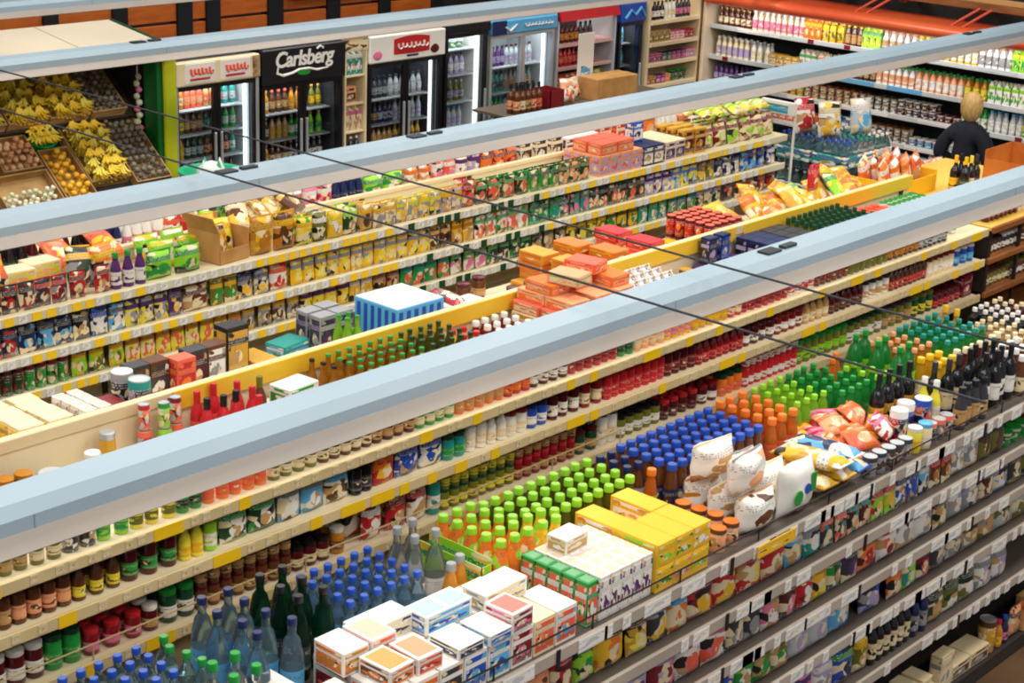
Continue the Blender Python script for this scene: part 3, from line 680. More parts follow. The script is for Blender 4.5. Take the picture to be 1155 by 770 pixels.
# ------------------------------------------------------------------ near rack: snack shelves facing the camera
rows('''snack_bag,.18,orange/brown/amber; sweet_bag,.15,brown/orange/peach; coffee_bag,.13,maroon/red/coral; coffee_bag,.13,lime/dark green/green; snack_bag,.18,yellow/black/orange; sweet_bag,.15,gold/brown/lemon; coffee_bag,.13,charcoal/navy/yellow; sweet_bag,.14,cream/sky blue/orange; snack_bag,.36,red/dark red/yellow; snack_bag,.18,cream/red/lemon; snack_bag,.18,red/maroon/cream; sweet_bag,.14,sky blue/white/tan; sweet_bag,.15,teal/grey/white; seasoning_packet,.22,charcoal/coral/teal; seasoning_packet,.22,maroon/teal/peach; seasoning_packet,.22,lime/red/yellow; seasoning_packet,.22,white/navy/blue; seasoning_packet,.11,sky blue/white/navy; seasoning_packet,.22,brown/red/amber; sweet_bag,.28,grey/white/white; sweet_bag,.28,olive/charcoal/brown; dairy_tub,.30,green/green/white; dairy_tub,.30,white/red/tan; dairy_tub,.28,brown/charcoal/cream; honey_jar,.3,olive/lemon/yellow; sweet_bag,.4,brown/maroon/tan; sweet_bag,.5,black/gold/brown''',
     4.02, 3.55, 1.407, 'first snack shelf', ranks=1, tilt=.1)
rows('''snack_bag,.18,grey/navy/sky blue; sweet_bag,.14,yellow/olive/amber; snack_bag,.36,lilac/grey/purple; snack_bag,.18,pink/lilac/dark red; snack_bag,.36,white/pink/coral; coffee_bag,.26,charcoal/black/grey; sweet_bag,.15,pink/tan/white; coffee_bag,.13,maroon/brown/pink; coffee_bag,.13,red/dark red/white; coffee_bag,.13,yellow/gold/lemon; coffee_bag,.13,green/dark green/white; sweet_bag,.14,charcoal/black/purple; snack_bag,.18,orange/maroon/red; snack_bag,.18,white/coral/dark red; snack_bag,.36,white/maroon/grey; sweet_bag,.14,tan/brown/cream; snack_bag,.36,grey/lilac/white; sweet_bag,.14,maroon/black/brown; snack_bag,.18,sky blue/grey/white; sweet_bag,.28,olive/brown/charcoal; snack_bag,.36,silver/grey/charcoal''',
     4.3, 3.55, 1.147, 'second snack shelf', ranks=1, tilt=.1)
rows('''snack_bag,.18,orange/amber/yellow; sauce_bottle,.14,silver/charcoal/grey; snack_bag,.18,charcoal/grey/olive; coffee_bag,.13,black/tan/gold; snack_bag,.17,sky blue/navy/grey; coffee_bag,.13,red/maroon/pink; coffee_bag,.13,blue/sky blue/navy; sweet_bag,.14,green/lime/white; sweet_bag,.28,tan/olive/green; snack_bag,.36,silver/sky blue/lilac; snack_bag,.18,sky blue/blue/white; snack_bag,.34,navy/blue/lilac; sweet_bag,.14,orange/red/cream; sweet_bag,.14,teal/white/lime; sweet_bag,.14,dark red/maroon/coral; snack_bag,.36,charcoal/silver/grey; snack_bag,.36,grey/olive/tan; snack_bag,.36,silver/charcoal/olive''',
     4.55, 3.55, .897, 'third snack shelf', ranks=1, tilt=.1)
rows('''snack_bag,.18,pink/white/dark red; snack_bag,.36,silver/pink/olive; snack_bag,.18,lilac/tan/white; crisp_bag,.2,maroon/purple/orange; crisp_bag,.2,navy/navy/gold; crisp_bag,.2,gold/navy/red; snack_bag,.18,pink/purple/lilac; snack_bag,.18,lilac/white/grey; snack_bag,.18,blue/green/navy; coffee_bag,.13,olive/yellow/tan; vinegar_bottle,.40,black/charcoal/cream,2; vinegar_bottle,.18,navy/black/grey,2; snack_bag,.18,dark green/charcoal/tan; snack_bag,.36,olive/dark green/white; snack_bag,.36,white/grey/lilac''',
     4.8, 3.55, .577, 'fourth snack shelf', ranks=1, tilt=.08)
rows('sugar_box,.42,white/navy/coral;sugar_box,.42,white/sky blue/pink;sugar_box,.42,white/red/blue', 5.95, 3.55, .102, 'bottom snack shelf', ranks=1)
rows('water_bottle,.5,sky blue/blue/teal;water_bottle,.5,blue/navy/sky blue', 6.0, 3.70, .102, 'bottom snack shelf behind the boxes', ranks=2)
stack('sugar_box', 7.22, 7.56, 3.55, 3.69, .102, 2, [('cream', 'tan', 'brown'), ('beige', 'cream', 'tan')], 'cream sugar boxes on the bottom snack shelf')
rows('cereal_box,.15,beige/cream/grey;cake_box,.42,beige/brown/grey;coffee_tin,.11,gold/brown/cream;sauce_bottle,.08,amber/red/yellow;sauce_bottle,.08,navy/blue/pink;sweet_bag,.14,peach/brown/tan;cereal_box,.3,tan/peach/orange;cereal_box,.45,charcoal/grey/tan', 7.58, 3.55, .102, 'bottom snack shelf end', ranks=1)
sg2 = mk('promotion_sign', box((-.145, -.004, -.03), (.145, .002, .03), .002), PR('yellow', 'yellow', 'yellow', 2, .5), None, (5.70, 3.495, 1.645))
tag(sg2, 'yellow promotion strip clipped to the near rack under the napkin pack', 'sign')

# ------------------------------------------------------------------ near rack: goods on its deck
D = 1.675
TEA = [('white', 'orange', 'amber'), ('white', 'charcoal', 'amber'), ('white', 'sky blue', 'blue'), ('white', 'blue', 'sky blue'), ('white', 'dark red', 'red'), ('cream', 'coral', 'orange'), ('white', 'sky blue', 'amber')]
def tea(kind, x, y, z, cols, label, rz=0.0, top=None):
    cat, parts = K[kind][0], K[kind][1]
    o = put(kind, x, y, z, [M(cols[0], .5), PR(cols[1], cols[0], cols[2], 1, .45), PR(cols[2], cols[0], cols[1], 1, .45)], label, None, rz)
    h = K[kind][4]; w = K[kind][2] / 1.02; d = K[kind][3] / 1.02
    if top:
        for sx in ((0,) if w < .15 else (-.25, .25)):
            ww = w * (.40 if w < .15 else .21)
            mk('top_print', box((sx * w - ww, -d * .40, h - .001), (sx * w + ww, d * .40, h + .0012), 0), M(TOPS.get(top, top), .45), o)
    return o
names = {'orange': 'orange', 'charcoal': 'charcoal', 'sky blue': 'sky blue', 'blue': 'blue', 'dark red': 'dark red', 'coral': 'coral'}
edge = [('white', 'dark red', 'coral', 'red and coral'), ('white', 'orange', 'coral', 'orange and coral'), ('white', 'charcoal', 'amber', 'black and amber'), ('white', 'blue', 'sky blue', 'blue and pale blue'), ('white', 'sky blue', 'blue', 'pale blue and blue'), ('white', 'dark red', 'pink', 'dark red and pink'), ('cream', 'coral', 'orange', 'coral on cream'), ('white', 'coral', 'sky blue', 'coral with pale blue')]
for i, (a, b, c, nm) in enumerate(edge):
    x = 3.50 + .122 * i
    tea('tea_box', x, 3.63, D, (a, b, c), f'white tea box, {nm} print, front row of the tea boxes')
    if i < 7: tea('tea_box', x + .01, 3.83, D, (a, c, b), f'white tea box in the second row, behind the {nm} one', top=None)
for i in range(3):
    tea('tea_box', 3.22 + .122 * (i % 2), 3.66 + .20 * (i // 2), D, (('white', 'orange', 'brown'), ('white', 'coral', 'amber'), ('white', 'orange', 'red'))[i], ('white tea box with orange and brown print', 'white tea box with coral and amber print', 'white tea box with orange and red print')[i] + ' at the near end of the tea boxes')
zt = D + .146
tea('tea_case', 3.93, 3.79, zt, ('white', 'sky blue', 'blue'), 'white tea case with a pale blue top lying on the tea boxes', 0, 'sky blue')
tea('tea_case', 3.70, 3.86, zt, ('white', 'cream', 'navy'), 'plain white tea case between the blue topped case and orange topped boxes')
tea('tea_box', 3.47, 3.80, zt, ('white', 'amber', 'orange'), 'white and orange tea box stacked at the near end beside the peach topped one', PI / 2 * 0, None).scale = (1, .8, .62)
tea('tea_box', 3.60, 3.80, zt, ('white', 'coral', 'pink'), 'peach topped tea box stacked beside the white and orange one', 0, 'peach').scale = (1, .8, .62)
tea('tea_box', 3.53, 3.64, zt, ('white', 'orange', 'brown'), 'tea box with an amber top stacked before the peach topped one', .04, 'amber').scale = (1, .8, .45)
tea('tea_box', 3.66, 3.63, zt, ('white', 'coral', 'red'), 'tea box with an orange top stacked before the pale blue case', -.03, 'orange').scale = (1, .8, .45)
tea('tea_box', 4.10, 3.60, zt, ('white', 'dark red', 'pink'), 'tea box with a coral top stacked near the middle of the front row', .05, 'coral').scale = (1, .72, .55)
tea('tea_case', 4.20, 3.76, zt, ('white', 'cream', 'grey'), 'plain white case standing behind the coral topped tea box', .03)
tea('tea_box', 3.84, 3.61, zt, ('white', 'navy', 'charcoal'), 'white tea box with a navy edge lying before the pale blue case', 0, 'white').scale = (1.1, .8, .3)
tea('tea_box', 3.98, 3.60, zt, ('white', 'blue', 'sky blue'), 'white tea box with a blue edge lying next to the navy edged one', 0, 'white').scale = (1, .8, .3)
# cartons beyond the tea
grid('brick_carton', 4.485, 4.55, 3.545, 3.89, D, ('green', 'coral', 'white'), 'green cartons with coral print in a row beside the tea boxes')
grid('brick_carton', 4.56, 4.885, 3.545, 3.89, D, ('white', 'white', 'purple'), 'white milk cartons with purple print in a block beside the green cartons')
put('cake_box', 4.67, 3.81, D + .187, mats_for('cake_box', ('white', 'tan', 'cream')), 'white case lying on the rear of the milk carton block', rz=.05, s=.7)
YB = ('yellow', 'gold', 'lime')
for i in range(3):
    tea('biscuit_box', 4.955 + .118 * i, 3.642, D, ('yellow', 'yellow', ('green', 'pink', 'lime')[i]), 'yellow biscuit box with ' + ('green', 'pink', 'lime')[i] + ' print in the front row of the yellow boxes')
    tea('biscuit_box', 4.955 + .118 * i, 3.642, D + .106, ('yellow', 'yellow', ('lime', 'green', 'white')[i]), 'yellow biscuit box with ' + ('lime', 'green', 'white')[i] + ' print stacked on the front yellow row')
for i in range(3):
    if i != 1: tea('biscuit_box', 4.955 + .118 * i, 3.862, D, ('yellow', 'gold', 'orange'), f'yellow biscuit box in the rear row, ' + ('near', '', 'far')[i] + ' side of the gap')
    if i == 1: tea('biscuit_box', 4.955 + .118 * i, 3.862, D, ('yellow', 'gold', 'amber'), 'yellow biscuit box at the bottom of the gap in the rear yellow row')
    if i == 2: tea('biscuit_box', 4.955 + .118 * i, 3.862, D + .106, ('yellow', 'gold', 'white'), 'yellow biscuit box stacked at the far side of the rear yellow row')
tea('biscuit_box', 4.955, 3.855, D + .106, ('yellow', 'orange', 'white'), 'yellow biscuit box stacked at the near side of the rear yellow row')
# brown multipack of small jars
grid('food_can', 5.335, 5.56, 3.56, 3.90, D, ('peach', 'brown', 'tan', 'orange'), 'orange topped small cans in a block beside the yellow boxes')
# white tissue and napkin packs
TS = [('white', 'tan', 'brown'), ('white', 'cream', 'tan'), ('white', 'peach', 'amber'), ('white', 'grey', 'peach')]
def lying(kind, x, y, z, cols, label, rz=0.0, tx=-1.45, s=1.0): return put(kind, x, y, z, mats_for(kind, cols), label, None, rz, (tx, 0), s)
for i, (x, y, z, rz, c, lb) in enumerate(((5.70, 3.625, D, .0, 0, 'white tissue pack with brown flowers, lowest by the orange topped cans'), (5.70, 3.77, D, 0, 1, 'white tissue pack with a cream seal, second from the edge'), (5.70, 3.905, D, .0, 2, 'white tissue pack with amber picture, rear of the tissue packs'),
    (5.69, 3.68, D + .168, .1, 3, 'white tissue pack with grey seal lying on the lowest tissue packs'), (5.69, 3.86, D + .168, -.1, 1, 'plain white tissue pack lying highest towards the navy capped bottles'))):
    put('tissue_pack', x, y, z, mats_for('tissue_pack', TS[c]), lb, None, rz)
np_ = empty('napkin_pack', 'white napkin pack with green and blue discs at the front edge of the near rack', 'pack', (5.975, 3.605, D), (0, 0, .03))
mk('wrap', pillow(.27, .13, .235, 'napkins', 4, 9, 11), M('white', .35), np_)
def disc(r, x, z, col, par, y=-.066, sx=1.0):
    o = mk('emblem', lathe([(r, 0), (r, .004)], 20, 'disc'), M(col, .4), par, (x, y, z), (PI / 2, 0, 0)); o.scale = (sx, 1, 1); return o
disc(.034, -.065, .10, 'green', np_); disc(.024, .005, .125, 'blue', np_); mk('emblem', box((.035, -.069, .10), (.075, -.062, .19), .002), M('green', .4), np_)
put('tissue_pack', 5.975, 3.76, D, mats_for('tissue_pack', ('white', 'cream', 'cream')), 'white tissue pack directly behind the napkin pack with green disc', s=1.05)
put('tissue_pack', 5.975, 3.92, D, mats_for('tissue_pack', ('white', 'grey', 'white')), 'white tissue pack with grey seal, second behind the napkin pack', s=1.05)
# long bags and pouches
for x, cols, lb, dz in ((6.19, ('yellow', 'gold', 'cream'), 'long yellow loaf bag with cream picture lying beside the napkin pack', 0), (6.325, ('white', 'yellow', 'yellow'), 'long white and yellow loaf bag lying beside the yellow loaf bag', .01), (6.46, ('sky blue', 'blue', 'white'), 'long sky blue loaf bag lying beside the white and yellow one', 0)):
    put('long_loaf_bag', x, 3.90, D + .05, mats_for('long_loaf_bag', cols), lb, None, RND.uniform(-.05, .05), (1.50, 0))
put('long_loaf_bag', 6.25, 3.88, D + .135, mats_for('long_loaf_bag', ('yellow', 'white', 'gold')), 'long yellow loaf bag, white seal, lying on top of the yellow and white one', None, .03, (1.50, 0))
put('long_loaf_bag', 6.40, 3.90, D + .135, mats_for('long_loaf_bag', ('sky blue', 'white', 'navy')), 'long sky blue loaf bag, white seal, lying on top of the other blue one', None, -.04, (1.50, 0))
for k in range(15):
    c = (('orange', 'coral', 'red'), ('coral', 'orange', 'peach'), ('orange', 'yellow', 'white'), ('red', 'pink', 'white'), ('peach', 'orange', 'cream'))[k % 5]
    put('frozen_style_bag', 6.60 + .105 * (k % 4), 3.66 + .075 * (k // 4), D + .02 + .05 * (k % 2) + .035 * (k // 8), mats_for('frozen_style_bag', c), f'{c[0]} bag, {c[1]} seal, ' + ('front row', 'second row', 'third row', 'rear row')[k // 4] + ' of the heap by the sky blue bag' + ('', ', middle one', ', upper one')[k // 5], None, RND.uniform(-.8, .8), (-1.0 + RND.uniform(-.3, .3), 0), .85)
# bottles along the rear of the near rack's deck, near end to far end
grid('small_water_bottle', 2.62, 2.98, 4.0, 4.28, D, ('sky blue', 'blue', 'white'), 'small blue capped water bottles at the nearest corner of the near rack deck')
grid('small_water_bottle', 2.98, 3.10, 4.0, 4.28, D, ('teal', 'green', 'white'), 'small green capped water bottles beside the nearest blue capped ones')
grid('carafe_bottle', 2.95, 3.14, 3.74, 3.95, D, ('silver', 'green', 'white'), 'clear bottles with green caps before the tall water bottles')
grid('mineral_water_bottle', 3.14, 3.40, 3.86, 4.29, D, ('sky blue', 'navy', 'sky blue'), 'tall clear water bottles with navy caps behind the near tea boxes')
grid('mineral_water_bottle', 3.42, 3.63, 3.96, 4.29, D, ('dark green', 'black', 'charcoal'), 'dark green water bottles with black caps and round white emblem', dx=.087)
grid('small_water_bottle', 3.655, 4.06, 3.96, 4.30, D, ('sky blue', 'blue', 'sky blue'), 'small water bottles with blue caps between the dark green and the large clear bottles')
grid('carafe_bottle', 4.09, 4.28, 4.06, 4.28, D, ('silver', 'grey', 'white'), 'large clear bottles with grey caps beside the small blue capped bottles')
grid('cordial_bottle', 4.15, 4.30, 3.92, 4.05, D, ('amber', 'grey', 'cream'), 'amber bottles with grey caps before the lime tray')
tr = empty('drinks_tray', 'lime and yellow printed tray standing between the clear bottles and the orange juice', 'box', (4.34, 4.10, D))
for lo, hi, pn in (((-.03, -.17, 0), (.03, .17, .006), 'bottom'), ((-.03, -.17, 0), (-.026, .17, .17), 'side'), ((.026, -.17, 0), (.03, .17, .19), 'side'), ((-.03, -.17, 0), (.03, -.166, .17), 'end')):
    mk(pn, box(lo, hi, 0), PR('lime', 'green', 'yellow', 1), tr)
grid('sleeved_juice_bottle', 4.385, 4.62, 3.90, 4.29, D, ('orange', 'lime', 'red', 'orange'), 'orange juice bottles with lime caps and orange neck sleeves beside the lime tray')
grid('sleeved_juice_bottle', 4.63, 4.79, 3.90, 4.06, D, ('olive', 'lime', 'lime', 'yellow'), 'olive juice bottles with yellow neck sleeves beside the orange ones')
grid('juice_bottle', 4.80, 5.36, 3.985, 4.055, D, ('olive', 'lime', 'coral'), 'juice bottles with lime caps and coral labels in the ranks behind the milk cartons')
grid('juice_bottle', 4.63, 5.36, 4.06, 4.30, D, ('olive', 'lime', 'lime'), 'juice bottles with lime caps filling the rear of the deck behind the yellow boxes', jit=.2)
grid('cordial_bottle', 5.37, 5.52, 4.06, 4.29, D, ('brown', 'navy', 'lilac'), 'brown bottles with navy caps between the lime capped juice and the iced tea')
grid('juice_bottle', 5.37, 5.5, 3.92, 4.05, D, ('orange', 'orange', 'lime'), 'orange capped juice bottles before the navy capped brown bottles')
grid('iced_tea_bottle', 5.53, 6.26, 3.94, 4.30, D, ('brown', 'blue', 'navy'), 'iced tea bottles with blue caps behind the white tissue packs', jit=.1)
grid('juice_bottle', 6.27, 6.55, 3.93, 4.30, D, ('orange', 'orange', 'coral'), 'juice bottles with orange caps between the iced tea and the green sodas', s=1.05)
grid('fizzy_drink_bottle', 6.56, 6.86, 3.96, 4.30, D, ('lime', 'lime', 'amber'), 'soda bottles with lime caps and amber labels at the near side of the green sodas')
grid('fizzy_drink_bottle', 6.86, 7.16, 3.90, 4.30, D, ('green', 'green', 'green'), 'green soda bottles with green caps before the orange drinks')
grid('fizzy_drink_bottle', 7.16, 7.36, 3.90, 4.16, D, ('green', 'lime', 'dark green'), 'dark labelled green soda bottles with lime caps by the large green bottles')
grid('fizzy_drink_bottle', 7.18, 7.38, 4.17, 4.31, D, ('orange', 'orange', 'yellow'), 'orange soda bottles with orange caps behind the green sodas', s=1.05)
grid('large_soda_bottle', 7.40, 7.60, 3.90, 4.28, D, ('green', 'green', 'lime'), 'large green soda bottles with green caps and lime labels')
grid('fizzy_drink_bottle', 7.63, 7.93, 3.99, 4.28, D, ('amber', 'peach', 'orange'), 'amber soda bottles with peach caps beyond the large green bottles')
grid('juice_bottle', 7.63, 7.86, 3.80, 3.98, D, ('yellow', 'yellow', 'white'), 'yellow capped juice bottles before the amber sodas')
grid('fizzy_drink_bottle', 7.95, 8.42, 3.93, 4.3, D, ('green', 'teal', 'green'), 'soda bottles with teal caps beyond the amber sodas')
grid('vinegar_bottle', 8.45, 8.58, 4.15, 4.3, D, ('amber', 'yellow', 'brown'), 'amber bottles with yellow caps at the rear past the teal capped sodas')
grid('oil_bottle', 8.44, 8.74, 3.74, 4.12, D, ('tan', 'cream', 'peach'), 'tan bottles with cream caps past the teal capped sodas')
grid('oil_bottle', 8.76, 8.98, 3.66, 4.26, D, ('black', 'white', 'charcoal'), 'black bottles with white caps past the cream capped ones')
grid('oil_bottle', 9.0, 9.14, 3.7, 4.26, D, ('maroon', 'cream', 'red'), 'maroon bottles with cream caps before the white wrapped stack')
cl = mk('wrapped_stack', pillow(.62, .5, .16, 'cloth', 9, 11, 11), noisy('d9d3c8', 'f1ece4', 5, .5), None, (9.5, 3.98, D + .002))
tag(cl, 'white wrapped stack lying at the far end of the near rack deck', 'pack')
# bottles along its front at the far end
dt = [('navy', 'white', 'red'), ('blue', 'white', 'navy'), ('navy', 'blue', 'coral')]
for k in range(3):
    put('coffee_tin', 6.66 + .115 * k + .36, 3.69 + .03 * (k % 2), D, [PR(*dt[k], 2), M('white', .4)] if len(K['coffee_tin'][1]) == 2 else None, ('navy and red', 'blue and navy', 'navy and coral')[k] + ' tin with white lid beside the heap of orange bags', s=.9)
put('honey_jar', 6.99, 3.58, D, mats_for('honey_jar', ('lemon', 'white', 'yellow')), 'lemon coloured jar with white lid at the front edge by the navy tins')
put('honey_jar', 7.08, 3.575, D, mats_for('honey_jar', ('cream', 'sky blue', 'white')), 'cream jar with sky blue lid at the front edge by the lemon jar')
grid('food_can', 7.12, 7.36, 3.55, 3.63, D, ('charcoal', 'coral', 'grey'), 'charcoal food cans with coral print at the front edge past the sky blue lidded jar')
grid('food_can', 6.52, 6.93, 3.53, 3.61, D, ('grey', 'charcoal', 'brown'), 'grey food cans with charcoal print before the heap of orange bags')
grid('wine_bottle', 7.02, 7.40, 3.79, 3.89, D, ('black', 'black', 'gold'), 'black wine bottles with gold labels behind the navy tins')
grid('wine_bottle', 7.38, 7.70, 3.64, 3.80, D, ('black', 'charcoal', 'cream'), 'black wine bottles with cream labels before the yellow capped juice')
grid('vinegar_bottle', 7.32, 7.38, 3.645, 3.78, D, ('lemon', 'white', 'white'), 'lemon coloured bottles with white caps among the black wine bottles')
grid('wine_bottle', 7.72, 8.06, 3.56, 3.79, D, ('black', 'black', 'white'), 'black wine bottles with white labels at the front edge')
grid('cordial_bottle', 7.40, 7.70, 3.54, 3.63, D, ('charcoal', 'black', 'tan'), 'charcoal bottles with tan labels at the front edge before the wine')
grid('cordial_bottle', 7.9, 8.2, 3.82, 3.92, D, ('maroon', 'cream', 'dark red'), 'maroon bottles with cream caps behind the white labelled wine')
grid('cordial_bottle', 8.08, 8.42, 3.56, 3.80, D, ('brown', 'white', 'cream'), 'brown bottles with white caps past the white labelled wine')
grid('cordial_bottle', 8.2, 8.42, 3.81, 3.92, D, ('brown', 'cream', 'tan'), 'brown bottles with cream caps before the teal capped sodas')
grid('wine_bottle', 8.44, 8.74, 3.56, 3.72, D, ('maroon', 'gold', 'tan'), 'maroon wine bottles with gold caps at the front edge')
grid('vinegar_bottle', 8.78, 9.4, 3.55, 3.64, D, ('amber', 'cream', 'tan'), 'amber bottles with cream caps along the far front edge')

# ------------------------------------------------------------------ jar rack deck, front half (before the divider)
DJ = 1.675
grid('pickle_jar', 3.0, 3.42, 5.76, 5.97, DJ, ('amber', 'orange', 'cream'), 'amber pickle jars with orange lids at the nearest end of the jar rack deck')
grid('honey_jar', 3.0, 3.72, 5.60, 5.74, DJ, ('cream', 'white', 'tan'), 'cream jars with white lids at the nearest end of the jar rack deck', s=1.15)
grid('honey_jar', 3.44, 3.62, 5.76, 5.97, DJ, ('brown', 'amber', 'cream'), 'brown jars with amber lids by the amber pickle jars', s=1.1)
put('tall_jar', 3.84, 5.80, DJ, mats_for('tall_jar', ('brown', 'white', 'tan')), 'brown jar with white lid standing alone before the cream divider')
put('tall_jar', 4.02, 5.95, DJ, mats_for('tall_jar', ('gold', 'silver', 'white')), 'gold filled glass jar with silver lid before the cream divider')
grid('dairy_tub', 3.64, 3.79, 5.85, 5.97, DJ, ('white', 'silver', 'grey'), 'white tubs with silver lids by the white lidded brown jar', s=1.3)
grid('dairy_tub', 3.90, 4.16, 5.74, 5.87, DJ, ('white', 'white', 'cream'), 'white tubs with white lids by the gold filled jar', s=1.3)
for i, (x, y, c) in enumerate(((4.22, 5.95, ('red', 'coral', 'silver')), (4.30, 5.91, ('green', 'lime', 'cream')), (4.38, 5.93, ('dark red', 'coral', 'silver')), (4.31, 5.80, ('dark green', 'red', 'lime')))):
    nm = ('red', 'green', 'dark red', 'dark green')[i]
    put('tall_can', x, y, DJ, [PR(c[0], c[1], c[2], 2), M('silver', .3, .6)], f'{nm} pickle can, lower of a stacked pair before the cream divider')
    if i < 3: put('tall_can', x, y, DJ + .156, [PR(c[1], c[0], c[2], 2), M('silver', .3, .6)], f'{nm} pickle can, upper of a stacked pair before the cream divider', s=.8)
for i, (x, y, cap) in enumerate(((4.51, 5.94, 'red'), (4.63, 5.97, 'red'), (4.49, 5.84, 'black'), (4.57, 5.82, 'black'), (4.65, 5.83, 'black'), (4.73, 5.92, 'red'), (4.74, 5.82, 'red'), (4.69, 5.71, 'red'))):
    pos = ('by the divider', 'by the yellow band', 'nearest to the pickle cans', 'between the others', 'in the middle', 'beside the far side', 'next to the amber bottle', 'foremost')[i]
    put('chilli_sauce_bottle', x, y, DJ, mats_for('chilli_sauce_bottle', ('red', cap, 'coral')), f'red chilli sauce bottle with {cap} cap, {pos}')
put('chilli_sauce_bottle', 4.85, 5.90, DJ, mats_for('chilli_sauce_bottle', ('brown', 'olive', 'red')), 'brown sauce bottle with olive cap beside the red chilli sauces')
wb = tea('cake_box', 4.44, 5.70, DJ, ('white', 'cream', 'silver'), 'white box lying before the red chilli sauce bottles')
grid('jam_jar', 4.90, 5.14, 5.74, 5.97, DJ, ('amber', 'white', 'coral'), 'amber jars with white lids past the brown sauce bottle', s=1.0)
put('cake_box', 5.03, 5.86, DJ + .117, mats_for('cake_box', ('white', 'green', 'white')), 'white box with green print upon the white lidded jars', rz=.1)
grid('sauce_bottle', 5.04, 5.28, 5.50, 5.58, DJ, ('tan', 'dark green', 'cream'), 'tan sauce bottles with dark green caps in front of the beer bottles')
grid('beer_bottle', 5.17, 5.28, 5.76, 5.98, DJ, ('amber', 'black', 'tan'), 'amber bottles with black caps at the near side of the green capped ones')
grid('beer_bottle', 5.29, 5.78, 5.59, 5.98, DJ, ('amber', 'green', 'olive'), 'amber bottles with green caps in ranks before the yellow band')
grid('beer_bottle', 5.79, 6.14, 5.59, 5.98, DJ, ('olive', 'dark green', 'gold'), 'olive bottles with dark green caps beyond the green capped amber ones')
grid('sauce_bottle', 6.16, 6.34, 5.70, 5.98, DJ, ('yellow', 'red', 'gold'), 'yellow sauce bottles with red caps past the beer bottles', s=1.15)
grid('sauce_bottle', 6.35, 6.66, 5.55, 5.98, DJ, ('dark red', 'white', 'maroon'), 'dark red bottles with white caps in ranks past the yellow sauces', s=1.2)
stack('wafer_box', 6.68, 7.38, 5.52, 5.98, DJ, 6, [('peach', 'coral', 'orange'), ('orange', 'coral', 'cream'), ('cream', 'orange', 'lime'), ('coral', 'cream', 'orange'), ('peach', 'orange', 'cream'), ('orange', 'peach', 'coral')], 'orange wafer boxes stacked before the yellow band')
for k, (x, y, z, c, lb) in enumerate(((6.90, 5.72, DJ + .368, ('peach', 'cream', 'lime'), 'peach wafer box topmost at the near side'), (7.16, 5.82, DJ + .368, ('coral', 'peach', 'red'), 'coral wafer box topmost at the far side'))):
    put('wafer_box', x, y, z, mats_for('wafer_box', c), lb + ' of the wafer stack', rz=.2)
grid('milk_carton', 7.42, 7.90, 5.62, 5.97, DJ, ('white', 'blue', 'grey'), 'white cartons with blue caps past the orange wafer boxes')
grid('flat_tin', 7.5, 7.8, 5.52, 5.61, DJ + .0, ('white', 'coral', 'red'), 'white flat tins with coral print before the blue capped cartons', s=1.05)
grid('food_can', 7.93, 8.16, 5.60, 5.97, DJ + .0, ('white', 'coral', 'orange', 'white'), 'white cans with coral print past the blue capped cartons', s=1.2)
grid('food_can', 8.18, 8.36, 5.60, 5.97, DJ, ('gold', 'brown', 'yellow', 'gold'), 'gold cans with gold tops past the white coral printed cans', s=1.2)
grid('jam_jar', 8.38, 8.85, 5.56, 5.98, DJ, ('maroon', 'purple', 'lilac'), 'maroon jars with purple lids before the yellow band')
for k in range(2):
    put('coffee_box', 8.52 + .13 * k, 5.93, DJ + .117, mats_for('coffee_box', (('navy', 'charcoal', 'lilac'), ('navy', 'blue', 'grey'))[k]), ('navy box with charcoal and lilac print', 'navy box with blue and grey print')[k] + ' standing on the purple lidded jars', s=.8)
grid('coffee_box', 8.88, 9.12, 5.7, 5.98, DJ, ('navy', 'black', 'lilac'), 'navy coffee boxes with black print past the purple lidded jars')
grid('coffee_box', 9.13, 9.38, 5.6, 5.98, DJ, ('charcoal', 'black', 'gold'), 'charcoal coffee boxes with gold print past the navy ones')
grid('vinegar_bottle', 9.40, 10.08, 5.56, 5.98, DJ, ('olive', 'dark green', 'peach'), 'olive bottles with dark green caps and peach labels in a deep block')
grid('vinegar_bottle', 9.26 + .13, 9.4 + .13, 5.42, 5.55, DJ, ('cream', 'white', 'cream'), 'cream bottles with white caps in front of the dark green capped block')
grid('tall_can', 10.12, 10.60, 5.60, 5.98, DJ, ('red', 'coral', 'white', 'coral'), 'red cans with coral tops past the dark green capped block')
grid('tall_can', 10.64, 11.14, 5.56, 5.98, DJ, ('green', 'white', 'lime', 'green'), 'green cans with green tops at the far end of the jar rack deck', s=1.0)
grid('cordial_bottle', 10.7, 10.9, 5.42, 5.54, DJ, ('white', 'lemon', 'lime'), 'white bottles with lemon caps before the green topped cans')
for k in range(3):
    put('cake_box', 11.34 + .20 * k, 5.70 + .04 * k, DJ, mats_for('cake_box', (('beige', 'tan', 'cream'), ('cream', 'yellow', 'tan'), ('beige', 'charcoal', 'cream'))[k]), ('beige cake box with tan print', 'cream cake box with yellow print', 'beige cake box with charcoal print')[k] + ' on the wooden rack deck', s=.95)
for k in range(5):
    put('wine_bottle', 11.90 + .085 * (k % 3), 5.95 + .085 * (k // 3), DJ, mats_for('wine_bottle', ('black', ('yellow', 'lemon', 'charcoal', 'yellow', 'black')[k], ('dark green', 'cream', 'charcoal', 'yellow', 'black')[k])), ('black bottle with yellow cap and dark green label', 'black bottle with lemon cap and cream label', 'black bottle with charcoal cap', 'black bottle with yellow cap and yellow label', 'wholly black bottle')[k] + ' beside the open cardboard box')
ob = empty('cardboard_box', 'open orange brown cardboard box past the black bottles on the wooden rack', 'box', (12.70, 5.78, DJ), (0, 0, .02))
OC = noisy('b8651c', 'cf7d2c', 3, .7)
mk('bottom', box((-.24, -.30, 0), (.24, .30, .006), 0), OC, ob)
